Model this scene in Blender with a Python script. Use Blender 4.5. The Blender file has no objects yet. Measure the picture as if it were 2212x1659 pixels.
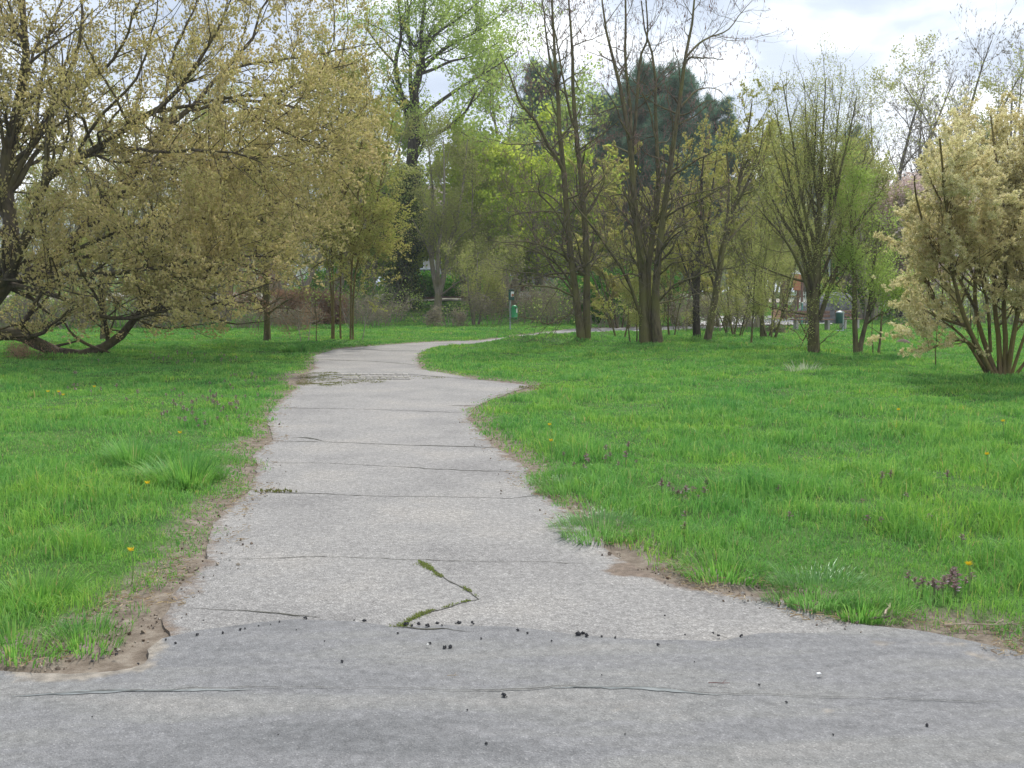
import bpy, math, random
import numpy as np
from mathutils import Vector, geometry
C = bpy.context.scene.collection
RNG = np.random.default_rng(7)
F, CX, CY, HZ, CAMH = 2300.0, 1106.0, 829.5, 630.0, 1.6
PITCH = math.atan((CY - HZ) / F)
cp, sp = math.cos(PITCH), math.sin(PITCH)

# ---------------------------------------------------------------- measuring helpers (metres; camera stands at 0,0,1.6)
def ray(x, y):
    a = (np.asarray(x, float) - CX) / F; b = -(np.asarray(y, float) - CY) / F
    return np.stack([a, cp + b * sp, -sp + b * cp], -1)
def at(x, y, Y):                                   # point on the sight line at distance Y
    d = ray(x, y); return np.array([0, 0, CAMH]) + d * (np.asarray(Y, float) / d[..., 1])[..., None]
def gr(x, y):                                      # point on flat ground
    d = ray(x, y); return np.array([0, 0, CAMH]) + d * (-CAMH / d[..., 2])[..., None]
def grl(L):
    A = np.array(L, float); return gr(A[:, 0], A[:, 1])[:, :2]
def ss(a, b, x):
    t = np.clip((x - a) / (b - a), 0, 1); return t * t * (3 - 2 * t)
_LAT = np.random.default_rng(3).random((256, 256))
def vn(x, y, s=1.0, o=0):                          # value noise 0..1
    x = np.asarray(x, float) * s + o * 17.3; y = np.asarray(y, float) * s + o * 9.1
    i = np.floor(x).astype(int); j = np.floor(y).astype(int); fx = x - i; fy = y - j
    fx = fx * fx * (3 - 2 * fx); fy = fy * fy * (3 - 2 * fy)
    g = lambda a, b: _LAT[a % 256, b % 256]
    return (g(i, j) * (1 - fx) + g(i + 1, j) * fx) * (1 - fy) + (g(i, j + 1) * (1 - fx) + g(i + 1, j + 1) * fx) * fy
def fbm(x, y, s=1.0, o=0):
    return (vn(x, y, s, o) + .5 * vn(x, y, s * 2.1, o + 1) + .25 * vn(x, y, s * 4.3, o + 2)) / 1.75

# ---------------------------------------------------------------- materials
def new_mat(name):
    m = bpy.data.materials.new(name); m.use_nodes = True
    nt = m.node_tree; nt.nodes.clear()
    return m, nt, nt.nodes, nt.links
def node(nt, t, **kw):
    n = nt.nodes.new(t)
    for k, v in kw.items():
        if k in n.inputs: n.inputs[k].default_value = v
        else: setattr(n, k, v)
    return n
def ramp(nt, stops):
    n = nt.nodes.new('ShaderNodeValToRGB'); e = n.color_ramp.elements
    while len(e) < len(stops): e.new(.5)
    for i, (p, c) in enumerate(stops):
        e[i].position = p; e[i].color = (*c, 1) if len(c) == 3 else c
    return n
def mixc(nt, fac, a, b, blend='MIX'):
    n = nt.nodes.new('ShaderNodeMix'); n.data_type = 'RGBA'; n.blend_type = blend
    for k, v in ((0, fac), (6, a), (7, b)):
        if isinstance(v, (int, float)): n.inputs[k].default_value = v
        elif isinstance(v, tuple): n.inputs[k].default_value = (*v, 1)
        else: nt.links.new(v, n.inputs[k])
    return n.outputs[2]
def leaf_mat(name, cols, trans=.35, patch=None, pscale=.6, rough=.6, gloss=0.0):
    m, nt, N, L = new_mat(name)
    out = node(nt, 'ShaderNodeOutputMaterial')
    geo = node(nt, 'ShaderNodeNewGeometry')
    k = len(cols); r = ramp(nt, [(i / max(k - 1, 1), c) for i, c in enumerate(cols)])
    L.new(geo.outputs['Random Per Island'], r.inputs[0]); col = r.outputs[0]
    if patch:
        no = node(nt, 'ShaderNodeTexNoise', Scale=pscale, Detail=3.0)
        L.new(geo.outputs['Position'], no.inputs['Vector'])
        rr = ramp(nt, [(.42, (0, 0, 0)), (.62, (1, 1, 1))]); L.new(no.outputs['Fac'], rr.inputs[0])
        col = mixc(nt, rr.outputs[0], col, mixc(nt, 1.0, col, patch, 'MULTIPLY'))
    d = node(nt, 'ShaderNodeBsdfDiffuse'); t = node(nt, 'ShaderNodeBsdfTranslucent')
    L.new(col, d.inputs[0]); L.new(col, t.inputs[0])
    mx = node(nt, 'ShaderNodeMixShader', Fac=trans); L.new(d.outputs[0], mx.inputs[1]); L.new(t.outputs[0], mx.inputs[2])
    sh = mx.outputs[0]
    if gloss:
        g = node(nt, 'ShaderNodeBsdfGlossy', Roughness=.38); g.inputs['Color'].default_value = (.8, .85, .9, 1)
        m2 = node(nt, 'ShaderNodeMixShader', Fac=gloss); L.new(sh, m2.inputs[1]); L.new(g.outputs[0], m2.inputs[2]); sh = m2.outputs[0]
    L.new(sh, out.inputs[0]); return m
def bark_mat(name, a, b, moss=None, scale=14.0):
    m, nt, N, L = new_mat(name)
    out = node(nt, 'ShaderNodeOutputMaterial'); bs = node(nt, 'ShaderNodeBsdfPrincipled', Roughness=.9)
    bs.inputs['Specular IOR Level'].default_value = .2
    geo = node(nt, 'ShaderNodeNewGeometry'); mp = node(nt, 'ShaderNodeMapping'); mp.inputs['Scale'].default_value = (1, 1, .22)
    L.new(geo.outputs['Position'], mp.inputs[0])
    no = node(nt, 'ShaderNodeTexNoise', Scale=scale, Detail=6.0, Roughness=.65); L.new(mp.outputs[0], no.inputs['Vector'])
    r = ramp(nt, [(.35, a), (.62, b)]); L.new(no.outputs['Fac'], r.inputs[0]); col = r.outputs[0]
    if moss:
        n2 = node(nt, 'ShaderNodeTexNoise', Scale=1.7, Detail=5.0); L.new(geo.outputs['Position'], n2.inputs['Vector'])
        r2 = ramp(nt, [(.4, (0, 0, 0)), (.65, (.8, .8, .8))]); L.new(n2.outputs['Fac'], r2.inputs[0])
        col = mixc(nt, r2.outputs[0], col, moss)
    L.new(col, bs.inputs['Base Color'])
    bu = node(nt, 'ShaderNodeBump', Strength=.9, Distance=.03); L.new(no.outputs['Fac'], bu.inputs['Height']); L.new(bu.outputs[0], bs.inputs['Normal'])
    L.new(bs.outputs[0], out.inputs[0]); return m
def plain(name, col, rough=.6, metal=0.0, var=.15, scale=20.0, spec=.4):
    m, nt, N, L = new_mat(name)
    out = node(nt, 'ShaderNodeOutputMaterial'); bs = node(nt, 'ShaderNodeBsdfPrincipled', Roughness=rough, Metallic=metal)
    bs.inputs['Specular IOR Level'].default_value = spec
    geo = node(nt, 'ShaderNodeNewGeometry')
    no = node(nt, 'ShaderNodeTexNoise', Scale=scale, Detail=4.0); L.new(geo.outputs['Position'], no.inputs['Vector'])
    r = ramp(nt, [(.3, tuple(c * (1 - var) for c in col)), (.7, tuple(min(1, c * (1 + var)) for c in col))])
    L.new(no.outputs['Fac'], r.inputs[0]); L.new(r.outputs[0], bs.inputs['Base Color']); L.new(bs.outputs[0], out.inputs[0]); return m

# ---------------------------------------------------------------- mesh helpers
def mesh_obj(name, V, faces, mats, parent=None, smooth=False, midx=None, attrs=None):
    """faces: list of (n,k) index arrays"""
    V = np.ascontiguousarray(V, np.float32); me = bpy.data.meshes.new(name)
    me.vertices.add(len(V)); me.vertices.foreach_set('co', V.ravel())
    faces = [np.asarray(f, np.int32) for f in faces if len(f)]
    loops = np.concatenate([f.ravel() for f in faces]); tot = np.concatenate([np.full(len(f), f.shape[1], np.int32) for f in faces])
    st = np.concatenate([[0], np.cumsum(tot)[:-1]]).astype(np.int32)
    me.loops.add(len(loops)); me.loops.foreach_set('vertex_index', loops)
    me.polygons.add(len(tot)); me.polygons.foreach_set('loop_start', st)
    try: me.polygons.foreach_set('loop_total', tot)
    except Exception: pass
    if midx is not None: me.polygons.foreach_set('material_index', np.asarray(midx, np.int32))
    me.polygons.foreach_set('use_smooth', np.full(len(tot), bool(smooth)))
    for m in (mats if isinstance(mats, (list, tuple)) else [mats]): me.materials.append(m)
    if attrs:
        for k, v in attrs.items():
            a = me.attributes.new(k, 'FLOAT', 'POINT'); a.data.foreach_set('value', np.ascontiguousarray(v, np.float32))
    me.update(calc_edges=True)
    o = bpy.data.objects.new(name, me); C.objects.link(o)
    if parent is not None: o.parent = parent
    return o
class MB:
    def __init__(s): s.V = []; s.F = {}; s.n = 0
    def add(s, V, fs):
        V = np.asarray(V, float).reshape(-1, 3)
        for f in fs:
            f = np.asarray(f, int)
            if len(f): s.F.setdefault(f.shape[1], []).append(f + s.n)
        s.V.append(V); s.n += len(V)
    def box(s, c, d, rz=0, bev=.0, rx=0):
        h = np.array(d) / 2.0; b = min(bev, *(h * .8)) if bev else 0
        if not b:
            V = np.array([[x, y, z] for x in (-1, 1) for y in (-1, 1) for z in (-1, 1)]) * h
            fs = [np.array([[0, 1, 3, 2], [4, 6, 7, 5], [0, 4, 5, 1], [2, 3, 7, 6], [0, 2, 6, 4], [1, 5, 7, 3]])]
        else:
            ring = lambda z, e: [(-h[0] + e, -h[1] + e, z), (h[0] - e, -h[1] + e, z), (h[0] - e, h[1] - e, z), (-h[0] + e, h[1] - e, z)]
            V = np.array(ring(-h[2], b) + ring(-h[2] + b, 0) + ring(h[2] - b, 0) + ring(h[2], b)); q = [[3, 2, 1, 0], [12, 13, 14, 15]]
            for k in range(3):
                for i in range(4): q.append([k * 4 + i, k * 4 + (i + 1) % 4, k * 4 + 4 + (i + 1) % 4, k * 4 + 4 + i])
            fs = [np.array(q)]
        if rx:
            c_, s_ = math.cos(rx), math.sin(rx); V = V @ np.array([[1, 0, 0], [0, c_, s_], [0, -s_, c_]])
        c_, s_ = math.cos(rz), math.sin(rz); V = V @ np.array([[c_, s_, 0], [-s_, c_, 0], [0, 0, 1]])
        s.add(V + np.array(c), fs); return s
    def lathe(s, c, prof, n=16, sx=1, sy=1):
        a = np.arange(n) * 2 * np.pi / n
        V = np.concatenate([np.stack([r * np.cos(a) * sx, r * np.sin(a) * sy, np.full(n, z)], 1) for r, z in prof]); q = []
        for k in range(len(prof) - 1):
            for i in range(n): q.append([k * n + i, k * n + (i + 1) % n, (k + 1) * n + (i + 1) % n, (k + 1) * n + i])
        s.add(V + np.array(c), [np.array(q)]); return s
    def tube(s, pts, r, n=8):
        P = np.array(pts, float)[None]; R = np.broadcast_to(np.asarray(r, float), (len(pts),))[None]
        V, f = tubes(P, R, n); s.add(V, [f]); return s
    def build(s, name, mat, parent=None, smooth=False, **k):
        return mesh_obj(name, np.concatenate(s.V), [np.concatenate(f) for f in s.F.values()], mat, parent, smooth, **k)
def nrm(v): return v / np.maximum(np.linalg.norm(v, axis=-1, keepdims=True), 1e-9)
def tubes(P, R, n):
    M, Q, _ = P.shape
    T = np.empty_like(P); T[:, 1:-1] = P[:, 2:] - P[:, :-2]; T[:, 0] = P[:, 1] - P[:, 0]; T[:, -1] = P[:, -1] - P[:, -2]; T = nrm(T)
    main = nrm(P[:, -1] - P[:, 0]); ref = np.where(np.abs(main[:, 2:3]) > .8, [[1., 0, 0]], [[0, 0, 1.]])[:, None, :]
    A = nrm(np.cross(T, np.broadcast_to(ref, T.shape))); B = np.cross(T, A)
    a = np.arange(n) * 2 * np.pi / n
    V = P[:, :, None] + R[:, :, None, None] * (A[:, :, None] * np.cos(a)[None, None, :, None] + B[:, :, None] * np.sin(a)[None, None, :, None])
    m = np.arange(M)[:, None, None] * Q * n; q = np.arange(Q - 1)[None, :, None] * n; i = np.arange(n)[None, None, :]; j = (i + 1) % n
    f = np.stack([m + q + i, m + q + j, m + q + n + j, m + q + n + i], -1).reshape(-1, 4)
    return V.reshape(-1, 3), f
def resample(L, q):
    A = np.array(L, float)
    if len(A) == 2: t = np.linspace(0, 1, q)[:, None]; return A[0] * (1 - t) + A[1] * t
    P = np.vstack([2 * A[0] - A[1], A, 2 * A[-1] - A[-2]])
    s = np.concatenate([[0], np.cumsum(np.linalg.norm(np.diff(A[:, :3], axis=0), axis=1))]); u = np.interp(np.linspace(0, s[-1], q), s, np.arange(len(A)))
    i = np.minimum(u.astype(int), len(A) - 2); t = (u - i)[:, None]
    p0, p1, p2, p3 = P[i], P[i + 1], P[i + 2], P[i + 3]
    return .5 * ((2 * p1) + (-p0 + p2) * t + (2 * p0 - 5 * p1 + 4 * p2 - p3) * t * t + (-p0 + 3 * p1 - 3 * p2 + p3) * t ** 3)
def rot(axis, ang, v):
    c = np.cos(ang)[..., None]; s = np.sin(ang)[..., None]
    return v * c + np.cross(axis, v) * s + axis * (axis * v).sum(-1, keepdims=True) * (1 - c)

def grow(rng, P, R, dens, t0, t1, ang, L, q, wob, up, rr, rmin=.003, angsd=.3, fade=.3, n=None, tip=.25):
    M, Q, _ = P.shape
    ln = np.linalg.norm(np.diff(P, axis=1), axis=2).sum(1)
    cnt = rng.poisson(dens * ln * (t1 - t0)) if n is None else np.full(M, n)
    idx = np.repeat(np.arange(M), cnt); K = len(idx)
    if K == 0: return P[:0, :1].repeat(q + 1, 1), R[:0, :1].repeat(q + 1, 1)
    t = rng.uniform(t0, t1, K); s = t * (Q - 1) * .9999; i = s.astype(int); f = (s - i)[:, None]
    pos = P[idx, i] * (1 - f) + P[idx, i + 1] * f; T = nrm(P[idx, i + 1] - P[idx, i]); r = R[idx, i] * (1 - f[:, 0]) + R[idx, i + 1] * f[:, 0]
    v = rng.normal(size=(K, 3)); v -= (v * T).sum(1, keepdims=True) * T; v = nrm(v)
    a = rng.normal(ang, angsd, K)[:, None]; d = T * np.cos(a) + v * np.sin(a)
    ll = L * (1 - fade * t) * rng.uniform(.55, 1.3, K)
    out = np.empty((K, q + 1, 3)); out[:, 0] = pos; p = pos
    for k in range(1, q + 1):
        d = nrm(d + rng.normal(size=(K, 3)) * wob + np.array([0, 0, up / q])); p = p + d * (ll / q)[:, None]; out[:, k] = p
    r0 = np.maximum(r * rr, rmin); k = np.arange(q + 1)[None] / q
    return out, np.maximum(r0[:, None] * (1 - (1 - tip) * k), rmin * .6)
def scatter(rng, P, N, jit=.0, t0=0.0):
    M, Q, _ = P.shape; ln = np.linalg.norm(np.diff(P, axis=1), axis=2).sum(1)
    idx = rng.choice(M, N, p=ln / ln.sum()); s = rng.uniform(t0, .999, N) * (Q - 1); i = s.astype(int); f = (s - i)[:, None]
    pos = P[idx, i] * (1 - f) + P[idx, i + 1] * f; T = nrm(P[idx, i + 1] - P[idx, i])
    return pos + rng.normal(size=(N, 3)) * jit, T
def place(rng, tv, tf, pos, D, sc):                # copy a small template onto many points, its z axis along D
    N = len(pos); D = nrm(D); ref = np.where(np.abs(D[:, 2:3]) > .9, [[1., 0, 0]], [[0, 0, 1.]]); A = nrm(np.cross(D, ref)); A = rot(D, rng.uniform(0, 6.283, N), A); B = np.cross(D, A)
    V = tv[None, :, 0, None] * A[:, None] + tv[None, :, 1, None] * B[:, None] + tv[None, :, 2, None] * D[:, None]
    V = V * sc[:, None, None] + pos[:, None]
    f = (tf[None] + (np.arange(N) * len(tv))[:, None, None]).reshape(-1, tf.shape[1])
    return V.reshape(-1, 3), f
def tuft_tpl(seed, k, spread, w, zlo=0.0):         # k narrow diamond leaflets leaning out of one point
    r = np.random.default_rng(seed); V = []; Fc = []
    for i in range(k):
        th = r.uniform(0, 6.283); tilt = r.uniform(.1, 1) * spread; d = np.array([math.cos(th) * math.sin(tilt), math.sin(th) * math.sin(tilt), math.cos(tilt)])
        s = np.cross(d, r.normal(size=3)); s /= np.linalg.norm(s); o = np.array([0, 0, r.uniform(zlo, .3)]); l = r.uniform(.5, 1)
        b = len(V); V += [o, o + d * l * .5 + s * w, o + d * l, o + d * l * .5 - s * w]; Fc.append([b, b + 1, b + 2, b + 3])
    return np.array(V), np.array(Fc)
def scat_tpl(seed, k, size, w):                    # k separate little leaves spread through a ball
    r = np.random.default_rng(seed); V = []; Fc = []
    for i in range(k):
        o = r.normal(size=3) * .95; d = nrm(r.normal(size=3)); s = nrm(np.cross(d, r.normal(size=3)))
        b = len(V); V += [o, o + d * size * .5 + s * w, o + d * size, o + d * size * .5 - s * w]; Fc.append([b, b + 1, b + 2, b + 3])
    return np.array(V), np.array(Fc)
TUFT = tuft_tpl(1, 5, .55, .13); CAT = tuft_tpl(2, 6, .5, .17, -.1); LEAF = scat_tpl(3, 6, .62, .18); LEAF2 = scat_tpl(4, 4, .8, .26)
NEED = tuft_tpl(5, 14, 1.35, .035); POD = tuft_tpl(6, 3, .3, .09); PUFF = tuft_tpl(12, 13, 1.5, .12, -.3)

# ---------------------------------------------------------------- things
def tag(o, label=None, cat=None, group=None, kind=None):
    for k, v in (('label', label), ('category', cat), ('group', group), ('kind', kind)):
        if v: o[k] = v
    return o
def empty(name, loc, label, cat, group=None, rz=0):
    o = bpy.data.objects.new(name, None); C.objects.link(o); o.location = tuple(float(v) for v in loc); o.rotation_euler[2] = rz
    o.empty_display_size = .2; return tag(o, label, cat, group)
def copy_tree(o, parent=None):
    c = o.copy(); C.objects.link(c); c.parent = parent
    for ch in [x for x in C.objects if x.parent == o]: copy_tree(ch, c)
    return c

M_ = {}
M_['willow_bark'] = bark_mat('willow_bark', (.04, .032, .024), (.12, .095, .065), (.10, .088, .03))
M_['bark'] = bark_mat('bark_olive', (.045, .038, .024), (.16, .135, .08), (.15, .145, .05))
M_['bark_grey'] = bark_mat('bark_grey', (.15, .13, .11), (.30, .265, .225), (.21, .195, .11))
M_['bark_dark'] = bark_mat('bark_dark', (.025, .022, .018), (.075, .065, .05))
M_['bark_pale'] = bark_mat('bark_pale', (.22, .19, .16), (.42, .38, .33))
M_['bark_yel'] = bark_mat('bark_yellowish', (.07, .052, .026), (.18, .135, .07), (.19, .16, .05))
M_['catkin'] = leaf_mat('catkin_olive', [(.46, .41, .16), (.62, .535, .25), (.54, .51, .19), (.65, .52, .31), (.76, .68, .41)], .54, (.9, .94, .84))
M_['catkin2'] = leaf_mat('catkin_cream', [(.64, .60, .31), (.73, .68, .38), (.66, .65, .33), (.75, .66, .43), (.81, .76, .53)], .5, (.95, .90, .84), .5)
M_['catkin3'] = leaf_mat('catkin_green', [(.44, .44, .12), (.58, .50, .20), (.48, .52, .13), (.64, .52, .26)], .5, (.85, .95, .8))
M_['green'] = leaf_mat('leaf_fresh_green', [(.28, .38, .08), (.38, .50, .12), (.31, .43, .10), (.46, .54, .18)], .58)
M_['yellow'] = leaf_mat('leaf_yellow_green', [(.38, .46, .05), (.50, .58, .08), (.32, .42, .07), (.60, .64, .14)], .6, (.75, .85, .8))
M_['bud'] = leaf_mat('leaf_bud_green', [(.28, .32, .09), (.40, .43, .14), (.33, .36, .11), (.42, .38, .18)], .5)
M_['bright'] = leaf_mat('leaf_bright_green', [(.06, .20, .03), (.10, .30, .04), (.16, .36, .05)], .45)
M_['ivy'] = leaf_mat('leaf_ivy', [(.02, .045, .012), (.04, .09, .02), (.20, .26, .03), (.03, .07, .018)], .2, gloss=.04)
M_['needle'] = leaf_mat('needle_dark', [(.075, .17, .11), (.11, .23, .15), (.15, .26, .18), (.19, .21, .14)], .42)
M_['pod'] = leaf_mat('pod_purple_brown', [(.20, .13, .12), (.30, .20, .18), (.25, .18, .14)], .35)
M_['brown_leaf'] = leaf_mat('leaf_dry_brown', [(.27, .17, .11), (.36, .23, .15), (.30, .19, .12)], .35)
M_['far_leaf'] = leaf_mat('far_leaf', [(.34, .35, .22), (.42, .42, .28), (.36, .40, .18), (.40, .36, .28)], .5)
M_['blossom'] = leaf_mat('blossom_pale_pink', [(.60, .47, .43), (.72, .60, .56), (.50, .38, .33)], .35)
M_['twiggy'] = leaf_mat('twig_tip_brown', [(.20, .17, .13), (.30, .26, .20), (.26, .24, .13)], .2)
M_['twig_purple'] = bark_mat('twig_purple_grey', (.10, .086, .07), (.19, .165, .135))

def finish_tree(name, label, cat, base, lv, mat, leaves, group=None, trunk_name='trunk', twig_mat=None, crown='crown'):
    """lv: list of (P,R,sides); leaves: list of (V,F,mat,partname)"""
    base = np.array(base, float); t = empty(name, base, label, cat, group)
    b1 = MB(); mi = []
    for i, (P, R, n) in enumerate(lv):
        if not len(P): continue
        V, f = tubes(P, R, n); b1.add(V - base, [f]); mi.append(np.full(len(f), 1 if (i > 1 and twig_mat) else 0))
    b1.build(trunk_name, [M_[mat]] + ([M_[twig_mat]] if twig_mat else []), t, True, midx=np.concatenate(mi))
    for V, f, m, nm in leaves: mesh_obj(nm, V - base, [f], M_[m], t, False)
    return t
def stems_px(L, D, r_px=True):
    """traced limbs: list of [(x,y,dY,r_m), ...] measured at distance D"""
    P = []; R = []
    for l in L:
        A = np.array([(*at(p[0], p[1], D + p[2]), p[3]) for p in l]); B = resample(A, 14); P.append(B[:, :3]); R.append(np.maximum(B[:, 3], .006))
    return np.array(P), np.array(R)
def wobble(rng, P, a, R=None):
    w = rng.normal(size=P.shape) * a; w[:, 0] = 0; w[:, 1:-1] = (w[:, :-2] + w[:, 1:-1] + w[:, 2:]) / 2; return P + w
def auto_stems(rng, base, n, H, lean, r, spread=.15, q=12, curve=.15, hsd=.15):
    P = np.empty((n, q + 1, 3)); R = np.empty((n, q + 1))
    for i in range(n):
        th = 6.283 * (i + rng.uniform(-.3, .3)) / n; ln = lean * rng.uniform(.5, 1.3); h = H * rng.uniform(1 - hsd, 1 + hsd * .6)
        d = np.array([math.cos(th) * ln, math.sin(th) * ln, 1.0]); p = np.array(base) + np.array([math.cos(th), math.sin(th), 0]) * spread * (n > 1)
        p[2] -= .1; P[i, 0] = p
        for k in range(1, q + 1):
            d = d + rng.normal(size=3) * np.array([.055, .055, .0]) + np.array([math.cos(th), math.sin(th), 0]) * curve * ln / q * 3; u = d / np.linalg.norm(d); p = p + u * h / q; P[i, k] = p
        rr = r * rng.uniform(.75, 1.1); R[i] = rr * (1 - .9 * (np.arange(q + 1) / q) ** .9); R[i, 0] *= 1.35
    return P, R

# ================================================================ GROUND, PATH, ROAD
LG = [(-1500, 1440), (0, 1420), (60, 1410), (180, 1378), (255, 1340), (310, 1292), (390, 1245), (432, 1208), (452, 1150), (466, 1100), (520, 1066), (538, 1030), (522, 972), (575, 950), (572, 900), (600, 868), (635, 842), (612, 815), (672, 795), (672, 770), (715, 756), (800, 747), (920, 739), (1040, 735), (1180, 717), (1250, 709), (1450, 705), (1700, 697), (1760, 690)]
RG = [(3700, 1560), (2212, 1395), (2150, 1370), (1900, 1352), (1780, 1318), (1700, 1288), (1600, 1272), (1450, 1222), (1320, 1170), (1240, 1103), (1170, 1068), (1150, 1010), (1100, 970), (1070, 952), (1020, 898), (1040, 873), (1100, 853), (1170, 840), (1150, 830), (1040, 820), (915, 798), (903, 780), (900, 765), (930, 752), (1040, 742), (1180, 725), (1250, 719), (1450, 715), (1700, 705), (1760, 700)]
PL = [(410, 1520), (375, 1395), (350, 1338), (395, 1264), (450, 1210), (448, 1180), (475, 1110), (540, 1062), (556, 1010), (545, 985), (590, 952), (575, 900), (602, 868), (640, 842), (650, 815), (682, 795), (675, 770), (720, 756), (800, 748), (920, 740), (1040, 736), (1180, 718), (1250, 710), (1450, 706), (1700, 698), (1760, 691)]
PR = [(1900, 1520), (1850, 1352), (1780, 1330), (1690, 1300), (1560, 1283), (1440, 1258), (1330, 1205), (1290, 1160), (1225, 1103), (1160, 1068), (1140, 1015), (1100, 985), (1062, 965), (1045, 940), (1012, 905), (1025, 880), (1095, 852), (1150, 834), (1030, 820), (960, 806), (910, 798), (903, 780), (902, 765), (935, 750), (1040, 741), (1180, 724), (1250, 718), (1450, 714), (1700, 704), (1760, 699)]
RT = [(-2600, 1475), (-400, 1465), (0, 1458), (150, 1465), (250, 1458), (312, 1442), (318, 1412), (350, 1388), (430, 1370), (560, 1352), (640, 1344), (760, 1350), (850, 1363), (960, 1358), (1100, 1362), (1250, 1380), (1400, 1390), (1560, 1392), (1640, 1375), (1790, 1372), (1850, 1354), (2000, 1372), (2110, 1395), (2212, 1420), (2700, 1475), (3900, 1570)]
bare = np.vstack([grl(LG)[::1], grl(RG)[::-1]])
b0, b1_ = grl(LG)[0], grl(RG)[0]; bare = np.vstack([[[-60, -12]], [[-60, b0[1]]], bare, [[60, b1_[1]]], [[60, -12]]])
ppoly = np.vstack([grl(PL), grl(PR)[::-1]])
rtop = grl(RT); rpoly = np.vstack([[[-60, -12]], [[-60, rtop[0, 1]]], rtop, [[60, rtop[-1, 1]]], [[60, -12]]])
def sdist(X, Y, poly):                             # signed distance, negative inside
    X = np.asarray(X, float).ravel(); Y = np.asarray(Y, float).ravel(); out = np.empty(len(X))
    A = poly; B = np.roll(poly, -1, 0)
    for s in range(0, len(X), 100000):
        x = X[s:s + 100000]; y = Y[s:s + 100000]; dm = np.full(len(x), 1e9); ins = np.zeros(len(x), bool)
        for (ax, ay), (bx, by) in zip(A, B):
            dx, dy = bx - ax, by - ay; t = np.clip(((x - ax) * dx + (y - ay) * dy) / (dx * dx + dy * dy + 1e-12), 0, 1)
            dm = np.minimum(dm, (x - ax - t * dx) ** 2 + (y - ay - t * dy) ** 2)
            if ay != by:
                c = ((ay > y) != (by > y)) & (x < dx * (y - ay) / dy + ax); ins ^= c
        out[s:s + 100000] = np.sqrt(dm) * np.where(ins, -1, 1)
    return out
def terrain(X, Y, sd=None):
    X = np.asarray(X, float); Y = np.asarray(Y, float)
    if sd is None: sd = sdist(X, Y, bare).reshape(X.shape)
    h = (fbm(X, Y, .55, 3) - .45) * .16 * ss(.15, 1.8, sd) + (vn(X, Y, 2.2, 8) - .5) * .05 * ss(.1, .6, sd) + .02 * ss(0.02, .25, sd)
    h += .17 * np.exp(-((X - .9) / 1.5) ** 2 - ((Y - 33.6) / 1.3) ** 2) * ss(.05, .7, sd)
    h += 2.1 * ss(58, 92, Y) * (1 - .45 * ss(6, 20, X)) + (fbm(X, Y, .08, 5) - .5) * .8 * ss(50, 100, Y)
    return h
def th(x, y): return float(terrain(np.array([x]), np.array([y]))[0])

def axis(segs):
    out = []
    for a, b, s in segs: out.append(np.arange(a, b, s))
    return np.unique(np.concatenate(out + [[segs[-1][1]]]))
xs = axis([(-900, -120, 60), (-120, -40, 8), (-40, -12, .6), (-12, -4, .2), (-4, 5.5, .055), (5.5, 12, .2), (12, 40, .6), (40, 120, 8), (120, 900, 60)])
ys = axis([(-60, -10, 10), (-10, 3, .8), (3, 11, .055), (11, 24, .12), (24, 62, .4), (62, 130, 3), (130, 900, 40)])
GX, GY = np.meshgrid(xs, ys); sdv = sdist(GX, GY, bare).reshape(GX.shape); GZ = terrain(GX, GY, sdv)
nx, ny = len(xs), len(ys); ii = np.arange(nx * ny).reshape(ny, nx)
gf = np.stack([ii[:-1, :-1], ii[:-1, 1:], ii[1:, 1:], ii[1:, :-1]], -1).reshape(-1, 4)

def ground_mat():
    m, nt, N, L = new_mat('meadow_soil'); out = node(nt, 'ShaderNodeOutputMaterial'); bs = node(nt, 'ShaderNodeBsdfPrincipled', Roughness=.95)
    bs.inputs['Specular IOR Level'].default_value = .15
    geo = node(nt, 'ShaderNodeNewGeometry'); P = geo.outputs['Position']
    a = node(nt, 'ShaderNodeTexNoise', Scale=9.0, Detail=8.0, Roughness=.7); L.new(P, a.inputs['Vector'])
    soil = ramp(nt, [(.3, (.085, .066, .05)), (.5, (.175, .143, .112)), (.7, (.28, .245, .20))]); L.new(a.outputs['Fac'], soil.inputs[0])
    b = node(nt, 'ShaderNodeTexNoise', Scale=1.3, Detail=6.0); L.new(P, b.inputs['Vector'])
    gcol = ramp(nt, [(.3, (.035, .085, .018)), (.7, (.075, .15, .028))]); L.new(b.outputs['Fac'], gcol.inputs[0])
    at_ = node(nt, 'ShaderNodeAttribute'); at_.attribute_name = 'edge'
    c = node(nt, 'ShaderNodeTexNoise', Scale=5.0, Detail=5.0); L.new(P, c.inputs['Vector'])
    ad = node(nt, 'ShaderNodeMath', operation='MULTIPLY_ADD'); L.new(c.outputs['Fac'], ad.inputs[0]); ad.inputs[1].default_value = -.5; L.new(at_.outputs['Fac'], ad.inputs[2])
    r = ramp(nt, [(.0, (0, 0, 0)), (.22, (1, 1, 1))]); L.new(ad.outputs[0], r.inputs[0])
    L.new(mixc(nt, r.outputs[0], soil.outputs[0], gcol.outputs[0]), bs.inputs['Base Color'])
    bu = node(nt, 'ShaderNodeBump', Strength=1.0, Distance=.02); L.new(a.outputs['Fac'], bu.inputs['Height']); L.new(bu.outputs[0], bs.inputs['Normal'])
    L.new(bs.outputs[0], out.inputs[0]); return m
g = mesh_obj('ground', np.stack([GX, GY, GZ], -1).reshape(-1, 3), [gf], ground_mat(), smooth=True, attrs={'edge': np.clip(sdv.ravel() + .12, -1, 1) + 0})
g['kind'] = 'structure'

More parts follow.
